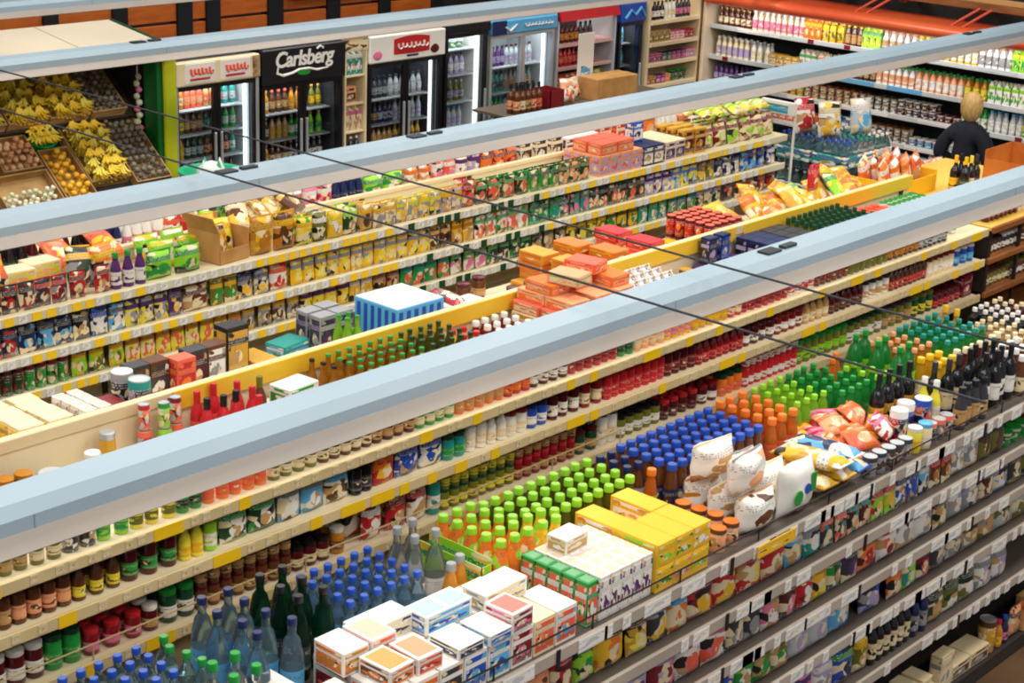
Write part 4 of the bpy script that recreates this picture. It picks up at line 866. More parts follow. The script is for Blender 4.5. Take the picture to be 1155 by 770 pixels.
for lo, hi in (((-.24, -.30, 0), (-.235, .30, .20)), ((.235, -.30, 0), (.24, .30, .27)), ((-.24, .295, 0), (.24, .30, .27)), ((-.24, -.30, 0), (.24, -.295, .14))):
    mk('side', box(lo, hi, 0), OC, ob)

# ------------------------------------------------------------------ jar rack deck, rear half (beyond the divider)
grid('cereal_box', 3.34, 3.78, 6.42, 6.70, DJ, ('white', 'orange', 'cream'), 'white boxes with orange print at the nearest end beyond the divider', dy=.1)
grid('sweet_box', 3.79, 4.09, 6.30, 6.68, DJ, ('cream', 'lemon', 'tan'), 'cream boxes with tan print beyond the divider')
grid('brick_carton', 4.10, 4.25, 6.24, 6.52, DJ, ('white', 'white', 'lilac'), 'white cartons with lilac print beyond the divider')
grid('wafer_box', 4.26, 4.42, 6.08, 6.50, DJ, ('white', 'dark red', 'maroon'), 'white and dark red wafer boxes beyond the divider, second from the cartons')
grid('wafer_box', 4.26, 4.42, 6.08, 6.50, DJ + .064, ('dark red', 'white', 'cream'), 'dark red wafer boxes lying on the white ones beyond the divider')
put('coffee_tin', 4.49, 6.36, DJ, [PR('charcoal', 'teal', 'grey', 2), M('silver', .35)], 'charcoal tin with silver lid beside the teal box beyond the divider', s=1.1)
put('coffee_tin', 4.49, 6.50, DJ, [PR('black', 'grey', 'charcoal', 2), M('white', .35)], 'black tin with white lid behind the charcoal one beyond the divider', s=1.1)
put('cake_box', 4.64, 6.22, DJ + .0, mats_for('cake_box', ('teal', 'teal', 'white')), 'teal box lying before the coffee boxes beyond the divider', rz=.1, s=.9)
CB = [('charcoal', 'brown', 'tan'), ('brown', 'charcoal', 'white'), ('coral', 'red', 'orange'), ('charcoal', 'maroon', 'tan'), ('brown', 'white', 'grey')]
for k in range(5):
    put('coffee_box', 4.60 + .118 * k, 6.55 if k != 2 else 6.49, DJ + .0, mats_for('coffee_box', CB[k]), ('charcoal coffee box with brown print', 'brown coffee box with charcoal print', 'coral coffee box with red print', 'charcoal coffee box with maroon print', 'brown coffee box with grey print')[k] + ' standing beyond the divider')
put('coffee_box', 5.24, 6.60, DJ, mats_for('coffee_box', ('black', 'gold', 'tan')), 'tall black coffee box standing alone behind the foil lidded cups', s=1.25)
grid('dessert_cup', 4.96, 5.34, 6.1, 6.46, DJ, ('white', 'silver', 'grey'), 'white cups with silver foil lids in ranks beyond the yellow band')
grid('wafer_box', 5.31, 5.47, 6.48, 6.70, DJ, ('gold', 'black', 'orange'), 'gold and black wafer boxes behind the foil lidded cups', s=1.0)
grid('wafer_box', 5.40, 5.72, 6.06, 6.47, DJ, ('beige', 'tan', 'cream'), 'beige wafer boxes beyond the yellow band')
put('cake_box', 5.62, 6.60, DJ, mats_for('cake_box', ('teal', 'sky blue', 'white')), 'teal cake box behind the beige wafer boxes', rz=.15)
grid('beer_bottle', 5.74, 5.88, 6.26, 6.40, DJ, ('lime', 'green', 'yellow'), 'lime bottles with green caps before the grey coffee boxes')
grid('coffee_box', 5.75, 6.0, 6.48, 6.70, DJ, ('grey', 'charcoal', 'purple'), 'grey coffee boxes with purple print beyond the yellow band')
mp_ = empty('blue_multipack', 'sky blue multipack box with white top and darker blue stripes', 'box', (6.22, 6.36, DJ))
mk('carton', box((-.18, -.17, 0), (.18, .17, .27), .004), M('sky blue', .4), mp_)
mk('top_panel', box((-.175, -.165, .2695), (.175, .165, .273), .001), M('white', .4), mp_)
for k in range(6):
    mk('stripe', box((-.183, -.155 + .055 * k, .02), (-.179, -.130 + .055 * k, .25), 0), M('blue', .4), mp_)
    mk('stripe', box((-.165 + .058 * k, -.173, .02), (-.138 + .058 * k, -.169, .25), 0), M('blue', .4), mp_)
grid('wafer_box', 6.44, 6.90, 6.10, 6.5, DJ + .062, ('white', 'grey', 'cream'), 'white wafer boxes past the sky blue multipack')
grid('wafer_box', 6.44, 6.90, 6.10, 6.5, DJ - .0, ('cream', 'white', 'tan'), 'cream wafer boxes beneath the white ones past the sky blue multipack')
put('sweet_bag', 6.62, 6.26, DJ + .17, mats_for('sweet_bag', ('red', 'maroon', 'white')), 'red bag lying on the white wafer boxes', rz=.5, tilt=(-1.3, 0))
grid('jam_jar', 6.93, 7.20, 6.52, 6.7, DJ, ('brown', 'maroon', 'tan'), 'brown jars with maroon lids beyond the white wafer boxes', s=1.2)
grid('jam_jar', 7.10, 7.36, 6.12, 6.4, DJ, ('amber', 'brown', 'gold'), 'amber jars with brown lids beside the white wafer boxes', s=1.2)
stack('wafer_box', 7.42, 7.74, 6.12, 6.66, DJ, 4, [('gold', 'orange', 'amber'), ('orange', 'gold', 'coral'), ('peach', 'orange', 'gold')], 'gold and orange wafer boxes beyond the yellow band')
stack('wafer_box', 7.76, 8.10, 6.12, 6.66, DJ, 4, [('orange', 'amber', 'gold'), ('orange', 'gold', 'coral'), ('amber', 'orange', 'cream'), ('orange', 'amber', 'yellow')], 'orange wafer boxes stacked high')
stack('wafer_box', 8.12, 8.46, 6.12, 6.66, DJ, 4, [('coral', 'red', 'peach'), ('coral', 'orange', 'peach'), ('peach', 'coral', 'red'), ('red', 'coral', 'orange')], 'coral wafer boxes past the orange stack')
grid('drink_can', 8.86, 9.24, 6.16, 6.56, DJ, ('orange', 'maroon', 'brown', 'orange'), 'orange drink cans, lower layer of the block past the coral boxes')
grid('drink_can', 8.86, 9.24, 6.16, 6.56, DJ + .124, ('red', 'maroon', 'orange', 'coral'), 'red drink cans, upper layer of the block past the coral boxes')
grid('dairy_tub', 8.5, 8.84, 6.14, 6.5, DJ, ('cream', 'yellow', 'tan'), 'cream tubs with yellow lids between the coral boxes and the cans', s=1.2)
grid('dairy_tub', 9.26, 9.6, 6.4, 6.68, DJ, ('white', 'lilac', 'grey'), 'white tubs with lilac lids past the orange cans', s=1.3)
CH = [('yellow', 'gold', 'amber'), ('gold', 'yellow', 'yellow'), ('yellow', 'orange', 'orange'), ('yellow', 'yellow', 'gold'), ('amber', 'yellow', 'orange'), ('yellow', 'gold', 'orange'), ('gold', 'orange', 'amber')]
NE = ['nearest', 'second', 'third', 'fourth', 'fifth', 'sixth', 'seventh', 'eighth', 'ninth', 'tenth']
for k in range(20):
    c = CH[k % 7] if k not in (13, 14) else ('lime', 'green', 'lemon')
    rr = k % 2
    put('crisp_bag', 9.36 + .088 * k, 6.22 + .20 * rr + RND.uniform(-.02, .02), DJ + .03 + .05 * (k % 3), mats_for('crisp_bag', c), f'{c[0]} crisp bag with {c[2]} picture, {NE[k // 2]} in the {("front", "rear")[rr]} row of the heap', rz=RND.uniform(-.6, .6), tilt=(-1.0 + RND.uniform(-.25, .25), RND.uniform(-.25, .25)), s=.95)
put('coffee_bag', 10.50, 6.44, DJ + .17, mats_for('coffee_bag', ('red', 'red', 'coral')), 'red bag standing up among the yellow crisp bags', s=1.0)
# snack display with leaning bags on the wooden rack deck
sd = empty('display_tray', 'yellow display tray holding leaning orange and white snack bags', 'box', (11.62, 6.44, DJ))
mk('bottom', box((-.42, -.24, 0), (.30, .24, .01), 0), M('yellow', .5), sd)
mk('front', box((-.42, -.245, 0), (.30, -.235, .13), 0), M('yellow', .5), sd)
mk('end', box((-.425, -.24, 0), (-.415, .24, .16), 0), M('yellow', .5), sd); mk('end', box((.295, -.24, 0), (.305, .24, .16), 0), M('yellow', .5), sd)
for k in range(8):
    c = (('orange', 'white', 'coral'), ('white', 'orange', 'peach'), ('peach', 'orange', 'white'), ('white', 'coral', 'orange'))[k % 4]
    put('crisp_bag', 11.32 + .16 * (k % 4), 6.30 + .17 * (k // 4), DJ + .05, mats_for('crisp_bag', c), f'{c[0]} snack bag with {c[1]} seal leaning in the yellow tray, {("front", "rear")[k // 4]} row', rz=.3, tilt=(-.15, -.2), s=1.0)
# ------------------------------------------------------------------ drinks coolers along the back
FY = 12.2
def shelf_bottles(x0, x1, z, y, runs, where, h=.215):
    txt = ';'.join(f'{k},{w},{c}' for k, w, c in runs)
    rows(txt, x0, y, z, where, ranks=1, nparts=None, prune=False, end=x1 - .03)
def cooler(label, x0, x1, top, header, body, inner, doors, frame, shelves, tube_side=None, depth=.72, headcol=None, glass=True, lum=2.8):
    w = x1 - x0; t = empty('drinks_cooler', label, 'cooler', (x0, FY, 0))
    B = M(body, .4)
    mk('base', box((0, .03, 0), (w, depth, .35), .005), B, t)
    for xa in (0, w - .035): mk('side_wall', box((xa, .03, .35), (xa + .035, depth, top), .004), B, t)
    mk('back_wall', box((.035, depth - .03, .35), (w - .035, depth, top), 0), M(inner, .5), t)
    mk('lining', box((w - .045, .09, .35), (w - .036, depth - .03, top - header), 0), M(inner, .5), t)
    mk('top', box((0, .03, top - .03), (w, depth, top), .004), B, t)
    hd = mk('header', box((.0, -.03, top - header), (w, .05, top), .012), M(headcol or body, .4), t)
    z1 = top - header
    for z in shelves: mk('shelf', box((.037, .14, z - .014), (w - .046, depth - .03, z), .002), M('silver' if inner != 'charcoal' else 'grey', .35), t)
    n = doors; dw = (w - .02) / n
    for i in range(n):
        xa = .01 + i * dw
        fr = mk('door_frame', None or frame_mesh(dw - .006, z1 - .36, .04, .035), M(frame, .35, .3 if frame in ('silver', 'grey') else 0), t, (xa, .0, .355))
        if glass: mk('door_glass', box((.035, .012, .035), (dw - .041, .018, z1 - .395), 0), glass_pane(), fr)
        mk('door_handle', box((dw - .05 if i == 0 else .02, -.03, .55), (dw - .03 if i == 0 else .04, -.005, 1.05), .004), M('silver' if frame != 'silver' else 'charcoal', .3, .4), fr)
    if tube_side is not None:
        lx = w - .075 if tube_side else .055
        mk('lamp_tube', box((lx - .014, .10, .40), (lx + .014, .125, z1 - .03), .004), M('f4fbff', .4, emit=2.2), t)
    if glass:  # fill light added inside each glazed cooler to brighten its shelves
        la = bpy.data.lights.new('cooler light', 'AREA'); la.shape = 'RECTANGLE'; la.size = w * .8; la.size_y = .1; la.energy = lum * w; la.color = (.92, .97, 1)
        lo = bpy.data.objects.new('cooler_fill', la); COL.objects.link(lo); lo.location = (x0 + w / 2, FY + .16, z1 - .02); lo.rotation_euler = (math.radians(25), 0, 0)
    return t, hd
def frame_mesh(w, h, t, d):
    key = ('fr', round(w, 3), round(h, 3), t, d)
    if key in _g: return _g[key]
    bm = bmesh.new()
    o = [(0, 0), (w, 0), (w, h), (0, h)]; i_ = [(t, t), (w - t, t), (w - t, h - t), (t, h - t)]
    vs = {}
    for nm, ps in (('o', o), ('i', i_)):
        for k, (x, z) in enumerate(ps):
            for s, y in (('f', 0), ('b', d)): vs[nm, k, s] = bm.verts.new((x, y, z))
    for k in range(4):
        k2 = (k + 1) % 4
        bm.faces.new((vs['o', k, 'f'], vs['o', k2, 'f'], vs['i', k2, 'f'], vs['i', k, 'f']))
        bm.faces.new((vs['o', k, 'b'], vs['i', k, 'b'], vs['i', k2, 'b'], vs['o', k2, 'b']))
        bm.faces.new((vs['o', k, 'f'], vs['o', k, 'b'], vs['o', k2, 'b'], vs['o', k2, 'f']))
        bm.faces.new((vs['i', k, 'f'], vs['i', k2, 'f'], vs['i', k2, 'b'], vs['i', k, 'b']))
    me = finish(bm, 'frame', False); _g[key] = me
    return me
def squiggle(par, x0, x1, z, h, col, y=-.034, n=7, thick=.012):
    """a line of hand-drawn script-like loops, as the header's logo"""
    pts = []
    for k in range(n * 10 + 1):
        t = k / (n * 10); a = t * n * 2 * PI
        pts.append((x0 + (x1 - x0) * t + .25 * (x1 - x0) / n * math.cos(a), y, z + h * (.5 + .15 * math.sin(3.1 * t * 5)) * math.sin(a)))
    mk('logo', tube(pts, thick, 'script', 5), M(col, .4), par)
def arc_logo(par, cx, z, w, h, col, y=-.034):
    bm = bmesh.new(); n = 18; fr, bk = [], []
    for k in range(n + 1):
        t = k / n; x = cx - w / 2 + w * t; c = h * .16 * math.cos((t - .5) * PI)
        fr.append((bm.verts.new((x, y, z + h * .5 + c)), bm.verts.new((x, y, z - h * .5 - c * .3))))
        bk.append((bm.verts.new((x, y + .004, z + h * .5 + c)), bm.verts.new((x, y + .004, z - h * .5 - c * .3))))
    for k in range(n):
        bm.faces.new((fr[k][0], fr[k + 1][0], fr[k + 1][1], fr[k][1])); bm.faces.new((bk[k][0], bk[k][1], bk[k + 1][1], bk[k + 1][0]))
        bm.faces.new((fr[k][0], bk[k][0], bk[k + 1][0], fr[k + 1][0])); bm.faces.new((fr[k][1], fr[k + 1][1], bk[k + 1][1], bk[k][1]))
    bm.faces.new((fr[0][0], fr[0][1], bk[0][1], bk[0][0])); bm.faces.new((fr[n][0], bk[n][0], bk[n][1], fr[n][1]))
    mk('logo', finish(bm, 'logo', False), M(col, .4), par)

SH = (.62, .90, 1.16, 1.40, 1.63)
t, hd = cooler('double door drinks cooler with a cream header and two red logos beside the green arch', 9.09, 10.05, 2.08, .22, 'charcoal', 'silver', 2, 'black', (.62, .88, 1.13, 1.37, 1.60), True, headcol='cream')
for xa in (0, .925): mk('edge_trim', box((xa, -.012, .35), (xa + .035, .03, 1.86), .004), M('silver', .3, .4), t)
for xa in (.10, .50):
    mk('header_panel', box((xa, -.036, 1.885), (xa + .34, -.028, 2.06), .002), M('white', .4), hd)
    squiggle(hd, xa + .05, xa + .30, 1.99, .05, 'coral', -.042, 6, .010); mk('underline', box((xa + .05, -.046, 1.912), (xa + .27, -.036, 1.930), .002), M('red', .4), hd)
mk('header_end', box((.87, -.036, 1.87), (.955, -.028, 2.07), .002), noisy('7a4a2a', 'd8b890', 12, .5), hd)
wh = 'in the two logo cooler'
for z, rr in ((1.60, [('cooler_bottle', .22, 'amber/gold/cream'), ('cooler_bottle', .22, 'coral/brown/peach'), ('cooler_bottle', .22, 'tan/maroon/coral'), ('cooler_bottle', .22, 'teal/white/silver')]), (1.37, [('cooler_bottle', .22, 'olive/gold/lemon'), ('cooler_bottle', .22, 'brown/charcoal/tan'), ('cooler_bottle', .22, 'charcoal/black/teal'), ('cooler_bottle', .22, 'green/teal/silver')]),
    (1.13, [('cooler_bottle', .22, 'gold/olive/yellow'), ('cooler_bottle', .22, 'dark green/green/silver'), ('cooler_bottle', .30, 'brown/black/peach'), ('cooler_bottle', .15, 'teal/silver/white')]), (.88, [('cooler_bottle', .4, 'brown/black/cream'), ('cooler_bottle', .4, 'maroon/brown/peach')])):
    shelf_bottles(9.14, 10.0, z, FY + .2, rr, f'{wh}, ' + {1.60: 'top shelf', 1.37: 'second shelf', 1.13: 'third shelf', .88: 'fourth shelf'}[z])
t, hd = cooler('black double door beer cooler with a white and green lettered header', 10.08, 11.12, 2.10, .34, 'black', 'charcoal', 2, 'black', (.66, .92, 1.18, 1.44), None, headcol='black')
fc = bpy.data.curves.new('lettering', 'FONT'); fc.body = 'Carlsberg'; fc.size = .20; fc.shear = .18; fc.extrude = .003; fc.offset = .0045; fc.align_x = 'CENTER'; fc.space_character = .92
fo = bpy.data.objects.new('tmp text', fc); COL.objects.link(fo); bpy.context.view_layer.update()
tm = bpy.data.meshes.new_from_object(fo.evaluated_get(bpy.context.evaluated_depsgraph_get())); COL.objects.unlink(fo); bpy.data.objects.remove(fo)
tm.materials.clear(); tm.materials.append(None)
mk('lettering', tm, M('white', .4), hd, (.50, -.036, 1.925), (PI / 2, 0, 0))
mk('swash', tube([(.18, -.036, 1.93), (.17, -.036, 1.87), (.24, -.036, 1.845), (.36, -.036, 1.86), (.44, -.036, 1.885), (.56, -.036, 1.885), (.66, -.036, 1.86), (.80, -.036, 1.87)], .012, 'swash', 6, (.5, 1, 1.2, 1, 1, 1, 1, .5)), M('white', .4), hd)
mk('leaf', lathe([(.05, 0), (.05, .004)], 12, 'leaf'), M('green', .4), hd, (.50, -.032, 1.852), (PI / 2, 0, 0)).scale = (1.6, .55, 1)
mk('crown', tube([(.66, -.036, 2.06), (.70, -.036, 2.085), (.74, -.036, 2.06)], .01, 'crown', 6), M('white', .4), hd)
wh = 'in the black beer cooler'
for z, rr in ((1.44, [('cooler_bottle', .24, 'amber/gold/cream'), ('cooler_bottle', .24, 'brown/coral/tan'), ('cooler_bottle', .24, 'amber/brown/gold'), ('cooler_bottle', .24, 'olive/gold/yellow')]), (1.18, [('cooler_bottle', .24, 'brown/white/silver'), ('cooler_bottle', .24, 'tan/brown/gold'), ('cooler_bottle', .24, 'green/silver/white'), ('cooler_bottle', .24, 'lime/yellow/green')]),
    (.92, [('cooler_bottle', .24, 'amber/white/tan'), ('cooler_bottle', .24, 'brown/tan/cream'), ('cooler_bottle', .48, 'charcoal/silver/white')])):
    shelf_bottles(10.13, 11.08, z, FY + .2, rr, f'{wh}, ' + {1.44: 'top shelf', 1.18: 'second shelf', .92: 'third shelf'}[z])
# narrow cream rack between the coolers
nr = empty('narrow_rack', 'narrow cream rack of cartons squeezed between the beer cooler and the next', 'shelving', (11.135, FY, 0))
for xa in (0, .275): mk('side_panel', box((xa, 0, 0), (xa + .02, .5, 2.1), .003), M('cream', .5), nr)
mk('back_panel', box((.02, .48, 0), (.275, .5, 2.1), 0), M('cream', .5), nr)
for z in (.9, 1.18, 1.46, 1.74): mk('shelf', box((.02, .02, z - .02), (.275, .48, z), .002), M('cream', .5), nr)
mk('header', box((0, -.01, 1.98), (.295, .02, 2.12), .003), PR('cream', 'tan', 'brown', 2), nr)
rows('juice_carton,.24,teal/white/white', 11.165, FY + .04, 1.74, 'on the narrow cream rack', ranks=1)
rows('sweet_box,.24,peach/brown/cream', 11.165, FY + .04, 1.46, 'on the narrow cream rack', ranks=1)
rows('juice_carton,.24,cream/pink/tan', 11.165, FY + .04, 1.18, 'on the narrow cream rack', ranks=1)
rows('cooler_bottle,.24,charcoal/white/lilac', 11.165, FY + .04, .9, 'on the narrow cream rack', ranks=1)
t, hd = cooler('black framed drinks cooler with a white header and a large red arched logo', 11.44, 12.50, 2.10, .27, 'black', 'charcoal', 2, 'black', (.64, .90, 1.16, 1.42), True, headcol='white')
arc_logo(hd, .57, 1.975, .50, .15, 'red'); squiggle(hd, .36, .78, 1.98, .045, 'white', -.042, 7, .008); mk('ribbon', box((.50, -.04, 1.865), (.66, -.034, 1.885), .002), M('navy', .4), hd)
for xa in (.1, .9): mk('fruit_print', blob(.06, .004, .05, 3, 'print'), M('pink' if xa < .5 else 'maroon', .4), hd, (xa, -.032, 1.86))
wh = 'in the arched logo cooler'
for z, rr in ((1.42, [('cooler_bottle', .44, 'charcoal/black/grey'), ('cooler_bottle', .5, 'grey/charcoal/silver')]), (1.16, [('cooler_bottle', .30, 'charcoal/brown/tan'), ('cooler_bottle', .22, 'navy/black/silver'), ('cooler_bottle', .44, 'silver/grey/lilac')]), (.90, [('cooler_bottle', .22, 'black/charcoal/navy'), ('cooler_bottle', .30, 'tan/brown/gold'), ('cooler_bottle', .44, 'gold/tan/brown')])):
    shelf_bottles(11.49, 12.45, z, FY + .2, rr, f'{wh}, ' + {1.42: 'top shelf', 1.16: 'second shelf', .90: 'third shelf'}[z])
t, hd = cooler('tall black single door cooler with a bright white lamp inside, without a logo', 12.52, 13.18, 2.12, .10, 'black', 'white', 1, 'black', (.70, .98, 1.26, 1.55, 1.82), True)
wh = 'in the lit cooler'
for z, rr in ((1.82, [('dairy_tub', .28, 'teal/white/silver'), ('dairy_tub', .2, 'green/silver/white')]), (1.55, [('cooler_bottle', .50, 'lilac/navy/white')]), (1.26, [('cooler_bottle', .26, 'charcoal/white/grey'), ('cooler_bottle', .24, 'olive/silver/lilac')]), (.98, [('cooler_bottle', .24, 'pink/white/coral'), ('cooler_bottle', .24, 'silver/sky blue/lilac')])):
    shelf_bottles(12.56, 13.10, z, FY + .2, rr, f'{wh}, ' + {1.82: 'top shelf', 1.55: 'second shelf', 1.26: 'third shelf', .98: 'fourth shelf'}[z])
t, hd = cooler('silver framed cooler with a sky blue header and a white wing logo', 13.20, 14.26, 2.10, .15, 'grey', 'silver', 2, 'silver', (.72, 1.0, 1.28, 1.56), True, headcol='sky blue')
mk('header_end', box((0, -.036, 1.95), (.22, -.028, 2.10), .002), M('navy', .4), hd)
mk('logo', tube([(.20, -.04, 2.03), (.27, -.04, 1.985), (.38, -.04, 2.05)], .014, 'wing', 6, (.6, 1, .5)), M('white', .4), hd)
squiggle(hd, .50, .95, 2.03, .025, 'white', -.042, 8, .008)
wh = 'in the sky blue cooler'
for z, rr in ((1.56, [('cooler_bottle', .44, 'purple/charcoal/lilac'), ('cooler_bottle', .45, 'silver/maroon/lilac')]), (1.28, [('cooler_bottle', .44, 'teal/navy/charcoal'), ('cooler_bottle', .45, 'grey/teal/tan')]), (1.0, [('cooler_bottle', .22, 'olive/lime/gold'), ('cooler_bottle', .22, 'green/teal/lime'), ('cooler_bottle', .45, 'lilac/navy/silver')])):
    shelf_bottles(13.25, 14.2, z, FY + .2, rr, f'{wh}, ' + {1.56: 'top shelf', 1.28: 'second shelf', 1.0: 'third shelf'}[z])
# open red rack
rk = empty('open_rack', 'open grey rack with a red slanting header and red goods', 'shelving', (14.30, FY, 0))
for xa in (0, 1.0): mk('side_panel', box((xa, 0, 0), (xa + .03, .6, 2.1), .003), M('silver', .5), rk)
mk('back_panel', box((.03, .57, 0), (1.0, .6, 2.1), 0), M('charcoal', .5), rk)
for z in (.9, 1.2, 1.48, 1.74): mk('shelf', box((.03, .02, z - .035), (1.0, .57, z), .002), M('e3b4b0', .5), rk)
mk('header', extrude_x([(-.05, 2.01), (.02, 2.01), (.02, 2.11), (-.02, 2.11)], 0, 1.03, 'header'), M('red', .45), rk)
for z, tx in ((1.74, 'cooler_bottle,.4,maroon/brown/amber;cooler_bottle,.26,charcoal/black/brown'), (1.48, 'cooler_bottle,.3,red/black/coral;cooler_bottle,.4,dark red/red/coral'), (1.2, 'sweet_bag,.7,red/coral/orange;sweet_bag,.14,green/lime/yellow'), (.9, 'sweet_bag,.42,charcoal/navy/olive;sweet_bag,.42,lime/green/dark green')):
    rows(tx, 14.36, FY + .06, z, 'on the red headed rack', ranks=1)
t, hd = cooler('narrow dark blue cooler with a navy header beside the flower pot rack', 15.38, 15.84, 2.12, .22, 'navy', 'charcoal', 1, 'black', (.8, 1.08, 1.36, 1.62), False, headcol='blue')
mk('logo', tube([(.06, -.04, 1.95), (.16, -.04, 2.04), (.24, -.04, 1.98), (.34, -.04, 2.06), (.42, -.04, 1.96)], .016, 'peak', 6), M('sky blue', .4), hd)
for z, rr in ((1.62, [('cooler_bottle', .36, 'sky blue/navy/teal')]), (1.36, [('cooler_bottle', .36, 'teal/white/sky blue')]), (1.08, [('cooler_bottle', .36, 'silver/green/sky blue')])):
    shelf_bottles(15.42, 15.80, z, FY + .2, rr, 'in the dark blue cooler, ' + {1.62: 'top shelf', 1.36: 'second shelf', 1.08: 'third shelf'}[z])
# corner rack
cr = empty('corner_rack', 'cream corner rack of pink and purple goods beside the dairy cooler', 'shelving', (15.88, FY - .05, 0))
for xa in (0, .98): mk('side_panel', box((xa, 0, 0), (xa + .03, .5, 2.35), .003), M('beige', .5), cr)
mk('brown_post', box((1.01, -.02, 0), (1.06, .5, 2.4), .003), noisy('6b4426', '8a5a32', 3, .6), cr)
mk('back_panel', box((.03, .47, 0), (.98, .5, 2.35), 0), M('cream', .5), cr)
for z in (.86, 1.12, 1.38, 1.62, 1.88): mk('shelf', box((.03, -.01, z - .045), (.98, .47, z), .003), M('cream', .5), cr)
for z, tx in ((1.88, 'cooler_bottle,.3,black/charcoal/white;cooler_bottle,.22,white/charcoal/cream;cooler_bottle,.3,charcoal/black/pink'), (1.62, 'cheese_box,.42,tan/olive/cream;pot_box,.28,pink/white/coral;pot_box,.19,red/maroon/pink'), (1.38, 'pot_box,.28,pink/purple/red;pot_box,.19,charcoal/grey/teal;pot_box,.28,purple/pink/maroon;pot_box,.19,pink/lilac/white'), (1.12, 'pot_box,.19,gold/purple/yellow;pot_box,.19,purple/pink/lilac;pot_box,.1,peach/orange/cream;flower_pot,.36,charcoal/green/black'), (.86, 'cheese_box,.32,cream/yellow/tan;cheese_box,.2,lemon/olive/lime;cheese_box,.4,lime/green/lemon')):
    rows(tx, 15.93, FY - .02, z, 'on the corner rack', ranks=1)

# ------------------------------------------------------------------ island before the coolers
isl = gondola('low island of cases standing before the red rack and the sky blue headed cooler', 12.75, 15.3, 11.42, 12.0, [.98, .6], 1.26, 11.7, 1.24, '6a5a4a', ('8d8076', '9d9186'), 'white', .3)
ZI = 1.26
for i in range(5):
    for j in range(2):
        put('wine_bottle', 12.90 + .085 * i, 11.52 + .085 * j, ZI, mats_for('wine_bottle', ('brown', 'black', ('peach', 'cream', 'tan', 'peach', 'coral')[i])), f'brown beer bottle with {("peach", "cream", "tan", "peach", "coral")[i]} label, {("front", "rear")[j]} rank' + (' by the brown tray end' if i == 0 else ' before the cooler') if i != 3 else f'brown beer bottle with peach label, {("front", "rear")[j]} rank beside the coral labelled one')
bx = empty('bottle_crate', 'red crate beside the brown beer bottles on the low island', 'crate', (13.46, 11.58, ZI))
for lo, hi in (((-.11, -.13, 0), (.11, .13, .012)), ((-.11, -.13, 0), (-.10, .13, .2)), ((.10, -.13, 0), (.11, .13, .2)), ((-.11, -.13, 0), (.11, -.12, .2)), ((-.11, .12, 0), (.11, .13, .2))): mk('side', box(lo, hi, 0), M('dark red', .5), bx)
put('snack_bag', 13.76, 11.55, ZI + .03, mats_for('snack_bag', ('white', 'peach', 'coral')), 'white bag with peach seal slumped beside the red crate', tilt=(-.3, .1), s=1.2)
put('snack_bag', 13.96, 11.62, ZI + .03, mats_for('snack_bag', ('peach', 'white', 'red')), 'peach bag with white seal slumped before the cardboard carton', tilt=(-.3, -.1), s=1.1)
cx = mk('cardboard_carton', cbox(.66, .30, .24, .006), CARD, None, (14.45, 11.58, ZI), (0, 0, -.05)); tag(cx, 'closed brown cardboard carton on the low island', 'box')
mk('tape', box((-.332, -.025, .18), (.332, .025, .2425), .001), M('tan', .4), cx)
bn = empty('paper_banner', 'tall white paper banner standing on the low island behind the cardboard carton', 'sign', (14.40, 11.87, ZI))
mk('sheet', box((-.13, -.008, 0), (.13, .008, .66), .002), M('white', .5), bn); mk('print', box((-.08, -.0095, .1), (.08, -.0075, .3), 0), PR('white', 'sky blue', 'sky blue', 0), bn); mk('foot', box((-.15, -.06, 0), (.15, .06, .015), .003), M('grey', .5), bn)
# ------------------------------------------------------------------ dairy cooler along the right wall
WX = 17.0
dc = empty('dairy_cooler', 'long open dairy cooler along the side wall under an orange canopy', 'cooler', (WX, 0, 0))
Y0, Y1 = 4.6, 12.07
WM = M('silver', .45)
mk('base', box((-.1, Y0, 0), (.62, Y1, .28), .01), M('charcoal', .5), dc)
mk('back_panel', box((.56, Y0, .28), (.60, Y1, 2.1), 0), M('333b3f', .5), dc)
mk('top', box((0, Y0, 2.06), (.62, Y1, 2.12), .005), M('charcoal', .5), dc)
mk('end_panel', box((-.12, Y1, 0), (.62, Y1 + .05, 2.14), .01), noisy('d9c3a0', 'eadbc0', 3, .5), dc)
LEV = (1.74, 1.37, 1.06, .74, .44)
for i, z in enumerate(LEV):
    mk('shelf', box((.0, Y0, z + .008), (.56, Y1, z + .03), .002), WM, dc)
    lp = mk('shelf_lip', box((-.02, Y0, z - .01), (.004, Y1, z + .045), .004), M('c9cbc8', .45), dc)
    r = random.Random(i); y = Y0 + .1
    while y < Y1 - .3:
        w = r.choice((.08, .3, .45, .08, .6)); cc = r.choice(('sky blue', 'white', 'silver', 'white', 'silver'))
        if w < .1: cc = 'dark red'
        mk('price_tag', box((-.0225, y, z - .004), (-.0195, y + w, z + .044), 0), M(cc, .5) if cc == 'dark red' else PR(cc, cc, 'grey', 2, .5, True), lp); y += w + r.uniform(.15, .7)
pts = [(-.10 + .11 * math.cos(a), 2.105 + .075 * math.sin(a)) for a in [PI * .5 + PI * k / 8 for k in range(9)]] + [(.0, 2.035), (.5, 2.06), (.5, 2.17)]
bm = bmesh.new(); a = [bm.verts.new((x, Y0, z)) for x, z in pts]; b = [bm.verts.new((x, Y1, z)) for x, z in pts]
for i in range(len(pts)):
    j = (i + 1) % len(pts); bm.faces.new((a[i], a[j], b[j], b[i]))
bm.faces.new(a[::-1]); bm.faces.new(b)
mk('canopy', finish(bm, 'canopy', True, 40), noisy('e8512a', 'f2703c', .8, .28), dc)
for yy in (9.95, 8.75):
    for d in (0, .14): mk('bracket', tube([(-.02, yy + d, 2.17), (.225, yy + d - .20, 2.36)], .016, 'bracket', 6), M('c9431e', .4), dc)
